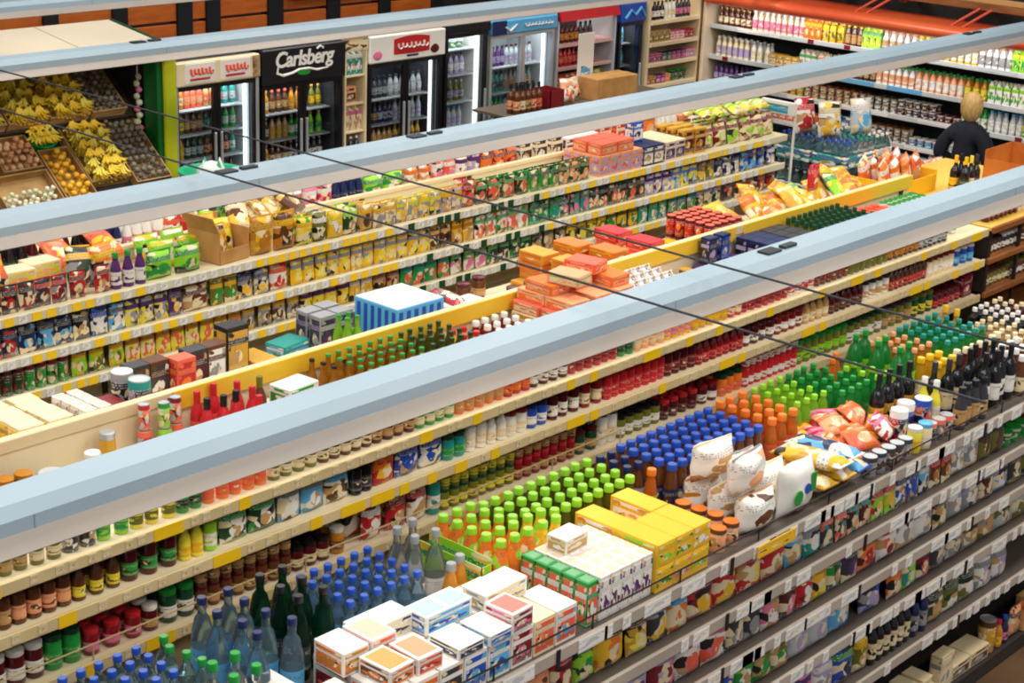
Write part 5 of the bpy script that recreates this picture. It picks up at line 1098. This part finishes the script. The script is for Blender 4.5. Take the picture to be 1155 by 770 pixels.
la = bpy.data.lights.new('dairy light', 'AREA'); la.shape = 'RECTANGLE'; la.size = .1; la.size_y = Y1 - Y0 - .3; la.energy = 24; la.color = (.95, .98, 1)
lo = bpy.data.objects.new('dairy_light', la); COL.objects.link(lo); lo.location = (WX - .12, (Y0 + Y1) / 2, 2.02); lo.rotation_euler = (0, math.radians(-38), 0)
wl = mk('timber_rail', box((17.25, 4.4, 2.34), (17.34, 12.2, 2.42), .006), noisy('7a4a24', '9a6636', 3, .5, (6, 1, 6))); tag(wl, 'brown timber rail running above the orange canopy of the dairy cooler', 'rail')
for k in range(8): mk('rail_post', box((17.34, 4.9 + .95 * k, 2.30), (17.75, 5.0 + .95 * k, 2.46), .005), noisy('7a4a24', '9a6636', 3, .5, (6, 1, 6)), wl)
wt = mk('wooden_crossbar', box((17.25, 8.2, 2.421), (17.30, 9.3, 2.48), .004), M('tan', .5)); tag(wt, 'pale wooden batten resting on the brown timber rail above the canopy', 'batten')
X = WX + .03
rows('cooler_bottle,.5,brown/tan/cream;yoghurt_drink_bottle,.75,cream/white/pink;juice_carton,.24,orange/yellow/amber;juice_carton,.3,yellow/lemon/olive;yoghurt_drink_bottle,.24,brown/yellow/tan;juice_carton,.24,lime/green/lemon;yoghurt_drink_bottle,.45,white/peach/tan;yoghurt_drink_bottle,.75,yellow/lemon/white;yoghurt_drink_bottle,.4,white/tan/grey;milk_carton,.25,lime/lemon/green;milk_carton,.6,white/grey/teal;milk_carton,.5,white/green/navy;milk_carton,.5,silver/white/lilac', 12.02, X, 1.77, 'top dairy shelf', ranks=2, step=-1, axis='y')
rows('yoghurt_drink_bottle,.5,cream/white/lilac;yoghurt_drink_bottle,.3,white/silver/cream;cheese_box,.42,gold/cream/amber;milk_carton,.24,white/green/tan;milk_carton,.38,cream/peach/white;cooler_bottle,.4,charcoal/maroon/tan;yoghurt_drink_bottle,.5,white/green/peach;yoghurt_drink_bottle,.6,peach/green/white;yoghurt_drink_bottle,.3,amber/green/lemon;milk_carton,.45,white/lime/green;milk_carton,.45,silver/navy/blue;milk_carton,.6,cream/white/tan;milk_carton,.4,white/brown/tan', 12.02, X, 1.40, 'second dairy shelf', ranks=2, step=-1, axis='y')
rows('cooler_bottle,.6,purple/navy/lilac;dairy_tub,.4,white/silver/grey,2,2;dairy_tub,.3,gold/yellow/cream;dairy_tub,.75,cream/brown/peach,2,2;dairy_tub,.5,white/charcoal/tan,2,2;dairy_tub,.5,maroon/white/brown,2,2;dairy_tub,.3,dark red/maroon/white;yoghurt_drink_bottle,.32,green/green/white;yoghurt_drink_bottle,.42,silver/sky blue/white;cheese_box,.5,lemon/green/white;cheese_box,.5,lilac/purple/grey;cheese_box,.4,pink/maroon/cream;cheese_box,.4,tan/brown/cream', 12.02, X, 1.09, 'third dairy shelf', ranks=2, step=-1, axis='y')
rows('cheese_box,.4,sky blue/white/grey;dairy_tub,.4,white/sky blue/grey,2,2;cheese_box,.32,peach/coral/white;cheese_box,.4,orange/red/amber;sweet_bag,.4,sky blue/navy/white;cheese_box,.2,peach/orange/brown;dairy_tub,.5,white/brown/tan,2,2;dairy_tub,.4,sky blue/white/lilac;dairy_tub,.5,white/grey/silver,2,2;cheese_box,.5,grey/charcoal/silver;cheese_box,.7,tan/charcoal/grey;cheese_box,.6,beige/charcoal/tan', 11.9, X, .77, 'fourth dairy shelf', ranks=2, step=-1, axis='y')
rows('sweet_bag,.55,charcoal/black/grey;milk_carton,.5,navy/sky blue/teal;sweet_bag,.55,white/grey/lilac;milk_carton,.6,white/red/navy', 10.6, X, .47, 'lowest dairy shelf', ranks=1, step=-1, axis='y')

# ------------------------------------------------------------------ goods around the far end of the packet rack
fr = empty('offer_frame', 'white offer frame on a pole with pale blue sign at the packet rack end', 'sign', (13.2, 8.35, 0))
mk('pole', tube([(0, 0, 0), (0, 0, 1.84)], .013, 'pole', 8), M('white', .4), fr)
mk('base', lathe([(.16, 0), (.16, .012), (.03, .03)], 20, 'base'), M('white', .4), fr)
mk('board', box((-.04, -.01, 1.74), (.0, .36, 1.86), .003), M('white', .4), fr)
mk('board_print', box((-.044, .06, 1.755), (-.039, .34, 1.845), 0), PR('sky blue', 'white', 'teal', 2), fr)
def pack(x, y, z, nx, ny, cols, label, kind='water_bottle'):
    w = K[kind][2]; t = empty('bottle_pack', label, 'pack', (x, y, z))
    ms = mats_for(kind, cols)
    for i in range(nx):
        for j in range(ny):
            b = mk('bottle', K[kind][1][0][1], ms[0], t, ((i + .5) * w, (j + .5) * w, 0))
            mk('cap', K[kind][1][1][1], ms[1], b)
    mk('wrap_band', box((-.002, -.002, .08), (nx * w + .002, ny * w + .002, .2), .01), PR(cols[2], cols[1], 'white', 1), t)
    return t
pl = empty('pallet', 'wooden pallet under the shrink wrapped water packs', 'pallet', (13.6, 8.0, 0))
for k in range(4): mk('board', box((0, .3 * k, .10), (1.0, .3 * k + .12, .125), .003), WOOD, pl)
for k in range(3): mk('bearer', box((.45 * k, 0, 0), (.45 * k + .1, 1.02, .10), .003), WOOD, pl)
for lay in range(4):
    for i in range(3):
        for j in range(2):
            pack(13.62 + .29 * i, 8.03 + .40 * j, .127 + .338 * lay, 3, 4, (('sky blue', 'blue', 'teal'), ('silver', 'teal', 'white'), ('teal', 'white', 'silver'))[(i + lay) % 3], f'shrink wrapped pack of {("sky blue", "silver", "teal")[(i + lay) % 3]} water bottles, {("lowest", "second", "third", "top")[lay]} layer of the pallet, {("near", "middle", "far")[i]} {("front", "rear")[j]} pack')
for k, (x, y, z, kind, c, lb) in enumerate(((13.35, 8.55, 1.48, 'crisp_bag', ('white', 'red', 'red'), 'white bag with a red mark on the water packs'), (13.75, 8.3, 1.48, 'crisp_bag', ('white', 'cream', 'yellow'), 'white bag with yellow picture on the water packs'), (14.15, 8.2, 1.48, 'crisp_bag', ('silver', 'white', 'sky blue'), 'silver bag with sky blue picture on the water packs'))):
    put(kind, max(x, 13.72), y, z, mats_for(kind, c), lb, rz=RND.uniform(-.6, -.2), tilt=(-.2, 0), s=1.3)
db = gondola('low dump bin shelf of white and coloured bags before the dairy cooler', 12.95, 14.6, 7.15, 7.75, [.98, .5], 1.10, 7.45, 1.08, 'd8d0c2', ('b8b0a4', 'cfc6ba'), 'white', .3)
BG = [('white', 'red', 'charcoal'), ('white', 'yellow', 'navy'), ('yellow', 'gold', 'white'), ('white', 'charcoal', 'coral'), ('navy', 'white', 'red'), ('white', 'orange', 'brown'), ('coral', 'white', 'yellow'), ('white', 'orange', 'sky blue')]
for k in range(16):
    c = BG[k % 8]
    put('crisp_bag', 13.06 + .185 * (k % 8), 7.27 + .2 * (k // 8), 1.105, mats_for('crisp_bag', c), f'{c[0]} bag with {c[1]} seal and {c[2]} picture, {("front", "rear")[k // 8]} row of the dump bin shelf', rz=RND.uniform(-.25, .05), tilt=(-.1, RND.uniform(-.08, .08)), s=.95)
put('snack_bag', 12.75, 7.1, 0, mats_for('snack_bag', ('red', 'dark red', 'coral')), 'red sack standing on the floor before the dump bin shelf', s=2.2)

# ------------------------------------------------------------------ fruit and vegetable stand in the far corner
TILT = math.radians(38)
DK = noisy('1f1812', '3a2a1e', 4, .6)
st = empty('produce_stand', 'dark tilted timber stand carrying the crates of bananas and vegetables', 'stand', (0, 0, 0))
LB, UB = (11.86, 1.0), (12.42, 1.62)
mk('lower_board', box((6.4, -.06, -.04), (8.86, .90, 0), .004), DK, st, (0, *LB), (TILT, 0, 0))
mk('upper_board', box((6.4, 0, -.04), (8.86, .80, 0), .004), DK, st, (0, *UB), (TILT, 0, 0))
mk('front_panel', box((6.4, 11.78, 0), (8.86, 11.81, 1.06), .004), DK, st)
mk('rear_panel', box((6.4, 13.08, 0), (8.86, 13.11, 2.2), .004), DK, st)
mk('side_panel', box((8.862, 12.42, 0), (8.885, 13.11, 2.2), .004), DK, st)
CRW = noisy('9a7442', 'c39a60', 5, .65, (1, 1, 5))
def crate_mw(level, x, v, w=0):
    b0 = LB if level == 0 else UB
    return Matrix.Translation((0, *b0)) @ Matrix.Rotation(TILT, 4, 'X') @ Matrix.Translation((x, v, w))
def crate(level, x, v, w, d, h, label):
    t = empty('produce_crate', label, 'crate'); t.matrix_world = crate_mw(level, x, v, .002)
    mk('bottom', box((0, 0, 0), (w, d, .012), .002), CRW, t)
    for lo, hi in (((0, 0, .012), (w, .012, h)), ((0, d - .012, .012), (w, d, h)), ((0, .012, .012), (.012, d - .012, h)), ((w - .012, .012, .012), (w, d - .012, h))): mk('side_board', box(lo, hi, .002), CRW, t)
    return t
# banana: one curved fruit; a hand is a stem crown with its fruits
ban = tube([(.0, 0, 0), (.02, 0, -.03), (.055, 0, -.055), (.10, 0, -.062), (.145, 0, -.05), (.175, 0, -.028)], .019, 'banana', 7, (.35, .8, 1, 1, .8, .3))
crown = lathe([(.018, -.012), (.022, .0), (.012, .022)], 8, 'crown')
BY = (noisy('ecc01c', 'f7da4a', 14, .5), noisy('e6b414', 'f4cc34', 14, .5), noisy('d8c030', 'eedc60', 14, .5))
def banana_hand(mw, label, group, s=1.0, n=5):
    r = mk('banana_hand', crown, M('6b5a14', .6)); r.matrix_world = mw @ Matrix.Rotation(RND.uniform(-.5, .5), 4, 'Z') @ Matrix.Diagonal((s, s, s, 1)); tag(r, label, 'bananas', group)
    m = RND.choice(BY)
    for k in range(n):
        mk('banana', ban, m, r, (.004 * k, 0, .0), (RND.uniform(-.1, .1), RND.uniform(-.1, .15), -PI / 2 + (k - (n - 1) / 2) * .36))
def bananas(level, x, v, w, d, h, nx, ny, where, lay=2):
    crate(level, x, v, w, d, h, 'wooden crate of bananas, ' + where)
    lb = 'yellow banana hand heaped in the banana crate, ' + where
    for l in range(lay):
        for i in range(nx):
            for j in range(ny):
                banana_hand(crate_mw(level, x + .03 + (w - .06) * (i + .5) / nx + RND.uniform(-.015, .015), v + d * (j + .9) / (ny + .3), .085 + .05 * l + RND.uniform(0, .025)), lb, 'the ' + lb, .62)
def lumps(level, x, v, w, d, h, nm, cat, mat, r, cols, where, label, lay=1, fill=1.0):
    crate(level, x, v, w, d, h, f'wooden crate of {cols}, ' + where); d *= fill
    g = 'the ' + label; nx = int((w - .04) / (2.42 * r)); ny = int((d - .04) / (2.42 * r))
    for l in range(lay):
        for i in range(nx):
            for j in range(ny):
                if l and RND.random() < .35: continue
                me = blob(r * 1.05, r * .95, r * .9, RND.randrange(4), nm, .1, 2)
                o = mk(nm, me, RND.choice(mat)); o.matrix_world = crate_mw(level, x + .02 + (w - .04) * (i + .5) / nx + RND.uniform(-.06, .06) * r, v + .02 + (d - .04) * (j + .5) / ny + RND.uniform(-.06, .06) * r, h * .35 + l * r * 2.1 + RND.uniform(0, .004)) @ Matrix.Rotation(RND.uniform(0, 6), 4, 'Z')
                tag(o, label, cat, g)
POT = [noisy('6a6152', '8c826d', 14, .8), noisy('5a5244', '7a705c', 14, .8), noisy('776c55', '968a70', 14, .8)]
bananas(1, 7.16, .02, .36, .52, .09, 3, 4, 'upper row at the outer end', 2)
bananas(1, 7.54, .02, .38, .52, .09, 3, 5, 'upper row beside the middle', 3)
bananas(1, 7.94, .02, .40, .52, .09, 3, 5, 'upper row in the middle', 3)
lumps(1, 8.36, .02, .36, .54, .09, 'potato', 'potato', POT, .025, 'grey potatoes', 'upper row by the wall', 'earthy grey potato in the upper row crate', 2)
bananas(0, 8.05, .22, .40, .64, .09, 3, 6, 'lower row beside the potatoes', 3)
lumps(0, 8.47, .14, .37, .74, .09, 'potato', 'potato', POT, .025, 'grey potatoes', 'lower row by the wall', 'earthy grey potato in the lower row crate', 2)
LEM = [noisy('e8ae10', 'f3c52a', 8, .45), noisy('dc9c0c', 'edb61c', 8, .45)]
lumps(0, 7.74, .06, .30, .58, .09, 'yellow_mango', 'fruit', LEM, .029, 'yellow mangoes', 'lower row front', 'yellow mango piled in the lower front crate', 2)
ONI = [noisy('e09a62', 'f0c296', 10, .5), noisy('e8a878', 'f4d6b0', 10, .5), noisy('cf8048', 'e6ae78', 10, .5)]
lumps(0, 7.34, .47, .38, .36, .09, 'onion', 'onion', ONI, .028, 'peach coloured onions', 'lower row beside the green tray', 'peach coloured onion in the crate beside the green tray', 2)
GAR = [noisy('dcdcbc', 'f0eeda', 10, .5), noisy('c9cf9e', 'e6e6c4', 10, .5)]
lumps(0, 7.18, .06, .54, .38, .09, 'garlic_bulb', 'garlic', GAR, .021, 'pale garlic bulbs', 'front below the onions', 'pale garlic bulb in the front crate below the onions', 2, .6)
rt = mk('round_tray', lathe([(.13, 0), (.15, .01), (.16, .07), (.145, .07), (.135, .02)], 24, 'tray'), M('green', .4)); rt.matrix_world = crate_mw(0, 7.87, .82, .005); tag(rt, 'green round tray holding banana hands between the two crate rows', 'tray')
for k in range(7):
    banana_hand(crate_mw(0, 7.80 + .07 * (k % 3), .80 + .06 * (k // 3), .14 + .03 * (k // 3)), 'yellow banana hand standing on the green round tray between the rows', 'the banana hands on the green round tray', .7)
# canopy over the stand
cn = empty('stand_canopy', 'cream topped canopy with a green edge over the fruit stand', 'canopy', (0, 0, 0))
mk('roof', extrude_x([(12.0, 2.205), (13.03, 2.335), (13.03, 2.365), (12.0, 2.235)], 5.0, 9.0, 'roof'), noisy('cdbfa9', 'dacbb2', 1.0, .6), cn)
mk('seam', extrude_x([(12.02, 2.238), (13.02, 2.364), (13.02, 2.3665), (12.02, 2.2405)], 8.22, 8.228, 'seam'), M('a8997f', .5), cn)
mk('green_edge', tube([(9.03, 13.03, 2.345), (9.03, 12.7, 2.305), (9.03, 12.4, 2.265), (9.03, 12.15, 2.22)], .03, 'edge', 8), M('dark green', .4), cn)
mk('yellow_edge', tube([(9.075, 13.0, 2.33), (9.075, 12.7, 2.29), (9.075, 12.4, 2.25), (9.075, 12.17, 2.21)], .018, 'edge', 8), M('c6c81e', .4), cn)
mk('side_arch', box((8.89, 12.17, 0), (9.06, 12.38, 2.24), .01), M('0f6a2c', .4), cn)
mk('yellow_post', box((8.935, 12.13, 0), (9.07, 12.169, 2.22), .012), noisy('a8b414', 'c6c81e', 2, .4), cn)
rs = put('coffee_bag', 8.70, 12.98, 1.95, mats_for('coffee_bag', ('dark red', 'maroon', 'red')), 'dark red net bag hanging by the garlic strand above the potatoes', s=1.1)
gs = empty('garlic_strand', 'strand of white netted garlic hanging by the green post of the stand', 'garlic', (8.845, 12.40, 1.46))
mk('cord', tube([(0, 0, 0), (0, 0, .62)], .005, 'cord', 6), M('white', .6), gs)
for k in range(9): mk('bulb', blob(.036 - .0015 * k, .036, .03, k % 3, 'bulb', .08), GAR[k % 2] if k % 3 else M('pink', .5), gs, (.012 * (-1) ** k, 0, .01 + .057 * k))
# basin before the coolers
tb = empty('basin_table', 'low dark table under the green basin', 'table', (8.93, 11.48, 0))
mk('table_top', box((-.5, -.27, 1.06), (.5, .27, 1.10), .005), M('6a5a4a', .5), tb)
for sx in (-.45, .45):
    for sy in (-.25, .25): mk('leg', box((sx - .025, sy - .025, 0), (sx + .025, sy + .025, 1.06), .003), M('3a332c', .5), tb)
ba = mk('basin', lathe([(.18, 0), (.26, .15), (.29, .16), (.29, .175), (.25, .17), (.17, .02)], 28, 'basin'), M('18a878', .35), None, (8.93, 11.48, 1.101)); tag(ba, 'green basin on the low table before the cream headed cooler', 'basin')
pp = mk('crumpled_paper', blob(.135, .135, .12, 2, 'paper', .12), M('e6ece6', .5), None, (8.93, 11.48, 1.128)); tag(pp, 'crumpled white paper with pointed tips inside the green basin', 'paper')
for k in range(4):
    mk('paper_tip', lathe([(.05, 0), (.025, .06), (.004, .12)], 8, 'tip'), M('2fae80', .4) if k % 2 else M('e6ece6', .5), pp, (.09 * math.cos(k * 1.6), .09 * math.sin(k * 1.6), .13))

# ------------------------------------------------------------------ the shopper
def skin(name, V, E, rad, root=0, sub=2):
    me = bpy.data.meshes.new(name); me.from_pydata(V, E, [])
    o = bpy.data.objects.new('tmp', me); COL.objects.link(o)
    mo = o.modifiers.new('s', 'SKIN'); mo.use_smooth_shade = True; mo.branch_smoothing = .6
    sk = me.skin_vertices[0].data
    for i, r in enumerate(rad):
        sk[i].radius = (r, r) if not isinstance(r, tuple) else r
        sk[i].use_root = i == root
    o.modifiers.new('d', 'SUBSURF').levels = sub
    bpy.context.view_layer.update()
    out = bpy.data.meshes.new_from_object(o.evaluated_get(bpy.context.evaluated_depsgraph_get()))
    COL.objects.unlink(o); bpy.data.objects.remove(o)
    for p in out.polygons: p.use_smooth = True
    out.materials.clear(); out.materials.append(None)
    return out
pr = Vector((15.62, 7.83, 0))   # she faces +x, towards the dairy cooler
S1 = [(0, 0, .96), (0, 0, 1.12), (.0, 0, 1.30), (-.01, 0, 1.42), (0, 0, 1.47), (.01, 0, 1.53)]
Vb = list(S1); Eb = [(0, 1), (1, 2), (2, 3), (3, 4), (4, 5)]; Rb = [.13, .11, .12, .07, .05, .05]
def chain(start, pts, rads):
    p = start
    for q, r in zip(pts, rads):
        Vb.append(q); Rb.append(r); Eb.append((p, len(Vb) - 1)); p = len(Vb) - 1
    return p
for s in (-1, 1):
    hnd = chain(3, [(-.012, s * .15, 1.38), (-.05, s * .262, 1.12), (.16, s * .17, 1.02), (.20, s * .15, 1.02)], [.03, .03, .026, .028])
    palm = chain(hnd, [(.25, s * .135, 1.02)], [.034])
    for f in range(4):
        fy = s * (.135 + (.024 - .016 * f)); ln = (.055, .062, .058, .045)[f]
        chain(palm, [(.285, fy, 1.025), (.285 + ln * .6, fy, 1.015), (.285 + ln * .9, fy, .99)], [.0095, .0088, .0075])
    chain(hnd, [(.235, s * .10, 1.035), (.265, s * .09, 1.03)], [.0105, .009])
    chain(0, [(0, s * .085, .88), (.01, s * .095, .50), (-.02, s * .10, .09), (.09, s * .11, .035)], [.09, .058, .04, .03])
body = mk('person', skin('figure', Vb, Eb, Rb), noisy('d9a384', 'e2b092', 6, .5), None, pr)
tag(body, 'person with blond hair in a navy jumper standing before the dairy cooler, seen from behind', 'person')
head = blob(.088, .078, .112, 0, 'head', .0, 3)
hb = bmesh.new(); hb.from_mesh(head)
for v in hb.verts:
    c = v.co
    if c.x > .05 and .07 < c.z < .12: c.x += .0
    if c.x > .07 and abs(c.y) < .018 and .075 < c.z < .12: c.x += .022 * (1 - abs(c.y) / .018)
    if c.z < .05: c.x += .012; c.y *= .9
hm = bpy.data.meshes.new('head'); hb.to_mesh(hm); hb.free()
for p in hm.polygons: p.use_smooth = True
hm.materials.append(None)
hd_ = mk('head', hm, noisy('d9a384', 'e2b092', 6, .5), body, (.02, 0, 1.515))
for s in (-1, 1):
    mk('eye', blob(.012, .012, .009, 0, 'eye', 0), M('white', .2), hd_, (.078, s * .032, .118))
    mk('ear', blob(.012, .008, .026, 1, 'ear', .05), noisy('d9a384', 'e2b092', 6, .5), hd_, (-.005, s * .079, .09))
mk('mouth', blob(.006, .022, .006, 0, 'mouth', 0), M('b0564e', .4), hd_, (.083, 0, .058))
hr = bmesh.new(); bmesh.ops.create_icosphere(hr, subdivisions=4, radius=1)
for v in hr.verts:
    c = v.co; d = 1 + .03 * math.sin(22 * c.y + 6 * c.z) + .02 * math.sin(31 * c.y)
    zz = c.z * .125 * d; xx = c.x * .105 * d - .014; yy = c.y * (.112 - .012 * c.z) * d
    if c.z < -.1 and c.x < .3: zz = c.z * .19; xx -= .012 * (-c.z)
    if c.x > .3 and c.z < .55: xx = min(xx, .035)
    v.co = Vector((xx, yy, zz))
mk('hair', finish(hr, 'hair', True, 80), noisy('b98f50', 'dcb876', 22, .5, (1, 5, 1)), hd_, (0, 0, .132))
Vs = [(0, 0, .90), (0, 0, 1.10), (0, 0, 1.27), (-.005, 0, 1.37), (0, 0, 1.455), (.004, 0, 1.49)]; Es = [(0, 1), (1, 2), (2, 3), (3, 4), (4, 5)]; Rs = [.17, .165, .165, .115, .08, .066]
for s in (-1, 1):
    n = len(Vs); Vs += [(-.012, s * .165, 1.365), (-.035, s * .24, 1.24), (-.055, s * .285, 1.09), (.05, s * .23, 1.05), (.15, s * .175, 1.02)]; Rs += [.098, .088, .08, .066, .052]; Es += [(3, n), (n, n + 1), (n + 1, n + 2), (n + 2, n + 3), (n + 3, n + 4)]
mk('jumper', skin('jumper', Vs, Es, Rs), noisy('10111f', '191b2e', 18, .85), body)
Vt = [(0, 0, .96), (0, 0, .90)]; Et = [(0, 1)]; Rt = [.155, .15]
for s in (-1, 1):
    n = len(Vt); Vt += [(0, s * .09, .84), (.01, s * .097, .50), (-.02, s * .10, .10)]; Rt += [.10, .072, .058]; Et += [(1, n), (n, n + 1), (n + 1, n + 2)]
mk('trousers', skin('trousers', Vt, Et, Rt), noisy('1a1c28', '262a3a', 18, .8), body)
for s in (-1, 1): mk('shoe', blob(.13, .048, .045, 1, 'shoe', .05, 3), M('black', .5), body, (.05, s * .105, 0))

# ------------------------------------------------------------------ daylight, unseen overhead lights, camera
w = bpy.data.worlds.new('hall'); SC.world = w; w.use_nodes = True
w.node_tree.nodes['Background'].inputs[0].default_value = (.86, .93, 1.0, 1); w.node_tree.nodes['Background'].inputs[1].default_value = AMB
for x in (2.5, 8.0, 13.5):
    for y in (-1.6, 2.0, 6.5, 11.5):  # out of view overhead; first row is added fill for the near rack's front
        la = bpy.data.lights.new('unseen overhead light', 'AREA'); la.shape = 'RECTANGLE'; la.size = 3.2; la.size_y = 1.4; la.energy = CEIL * (.65 if y < 0 else 1); la.color = (1, .955, .88)
        lo = bpy.data.objects.new('unseen_overhead_light', la); COL.objects.link(lo); lo.location = (x, y, 6.6)
cam = bpy.data.cameras.new('camera'); co = bpy.data.objects.new('camera', cam); COL.objects.link(co)
cam.sensor_width = 36; cam.lens = 1910 * 36 / 1155; cam.clip_end = 60
pitch, yaw, roll = .33496, .725765, -.0419
Xl = Vector((math.sin(yaw), 0, math.cos(yaw))); Yl = Vector((-math.cos(yaw), 0, math.sin(yaw))); Zl = Vector((0, 1, 0))
cp, sp_, cr_, sr_ = math.cos(pitch), math.sin(pitch), math.cos(roll), math.sin(roll)
def tocam(v):
    a = Vector((v.x, cp * v.y + sp_ * v.z, -sp_ * v.y + cp * v.z))
    return Vector((cr_ * a.x - sr_ * a.y, sr_ * a.x + cr_ * a.y, a.z))
cx_, cy_, cz_ = tocam(Xl), tocam(Yl), tocam(Zl)
right = Vector((cx_.x, cy_.x, cz_.x)); up = Vector((cx_.y, cy_.y, cz_.y)); fwd = Vector((cx_.z, cy_.z, cz_.z))
mw = Matrix.Identity(4)
for i in range(3): mw[i][0] = right[i]; mw[i][1] = up[i]; mw[i][2] = -fwd[i]
mw.translation = (0, 0, 4.8); co.matrix_world = mw
SC.camera = co
vs = SC.view_settings; vs.view_transform = 'Standard'; vs.look = 'None'; vs.gamma = 1; vs.use_curve_mapping = False; vs.exposure = EXPO
SC.cycles.max_bounces = 6; SC.cycles.transmission_bounces = 5; SC.cycles.transparent_max_bounces = 8; SC.cycles.diffuse_bounces = 3
SC.cycles.caustics_reflective = False; SC.cycles.caustics_refractive = False

# ------------------------------------------------------------------ leave out shelf goods that stand wholly hidden behind others
HIDDEN = [119,121,123,125,127,130,162,170,172,174,176,182,184,186,188,192,197,199,201,203,205,207,209,211,213,215,217,219,221,239,241,243,245,247,249,251,260,270,272,275,277,279,283,285,287,291,293,297,299,301,303,305,307,309,316,361,363,390,392,394,398,406,422,425,427,437,438,439,441,443,476,477,479,481,672,843,863,864,865,866,904,906,908,910,916,918,920,924,933,934,935,936,937,938,939,943,944,945,946,947,948,1054,1056,1058,1062,1083,1085,1087,1089,1091,1093,1095,1097,1099,1137,1145,1146,1147,1148,1149,1150,1189,1190,1191,1192,1228,1244,1246,1270,1272,1491,1493,1495,1518,1519,1525,1526,1527,1528,1529,1530,1531,1533,1535,1544,1545,1546,1547,1548,1549,1550,1558,1559,1560,1561,1562]
gone = [PRUNE[i] for i in HIDDEN]
bpy.data.batch_remove([c for o in gone for c in o.children] + gone)
SC.cycles.filter_width = 2.0
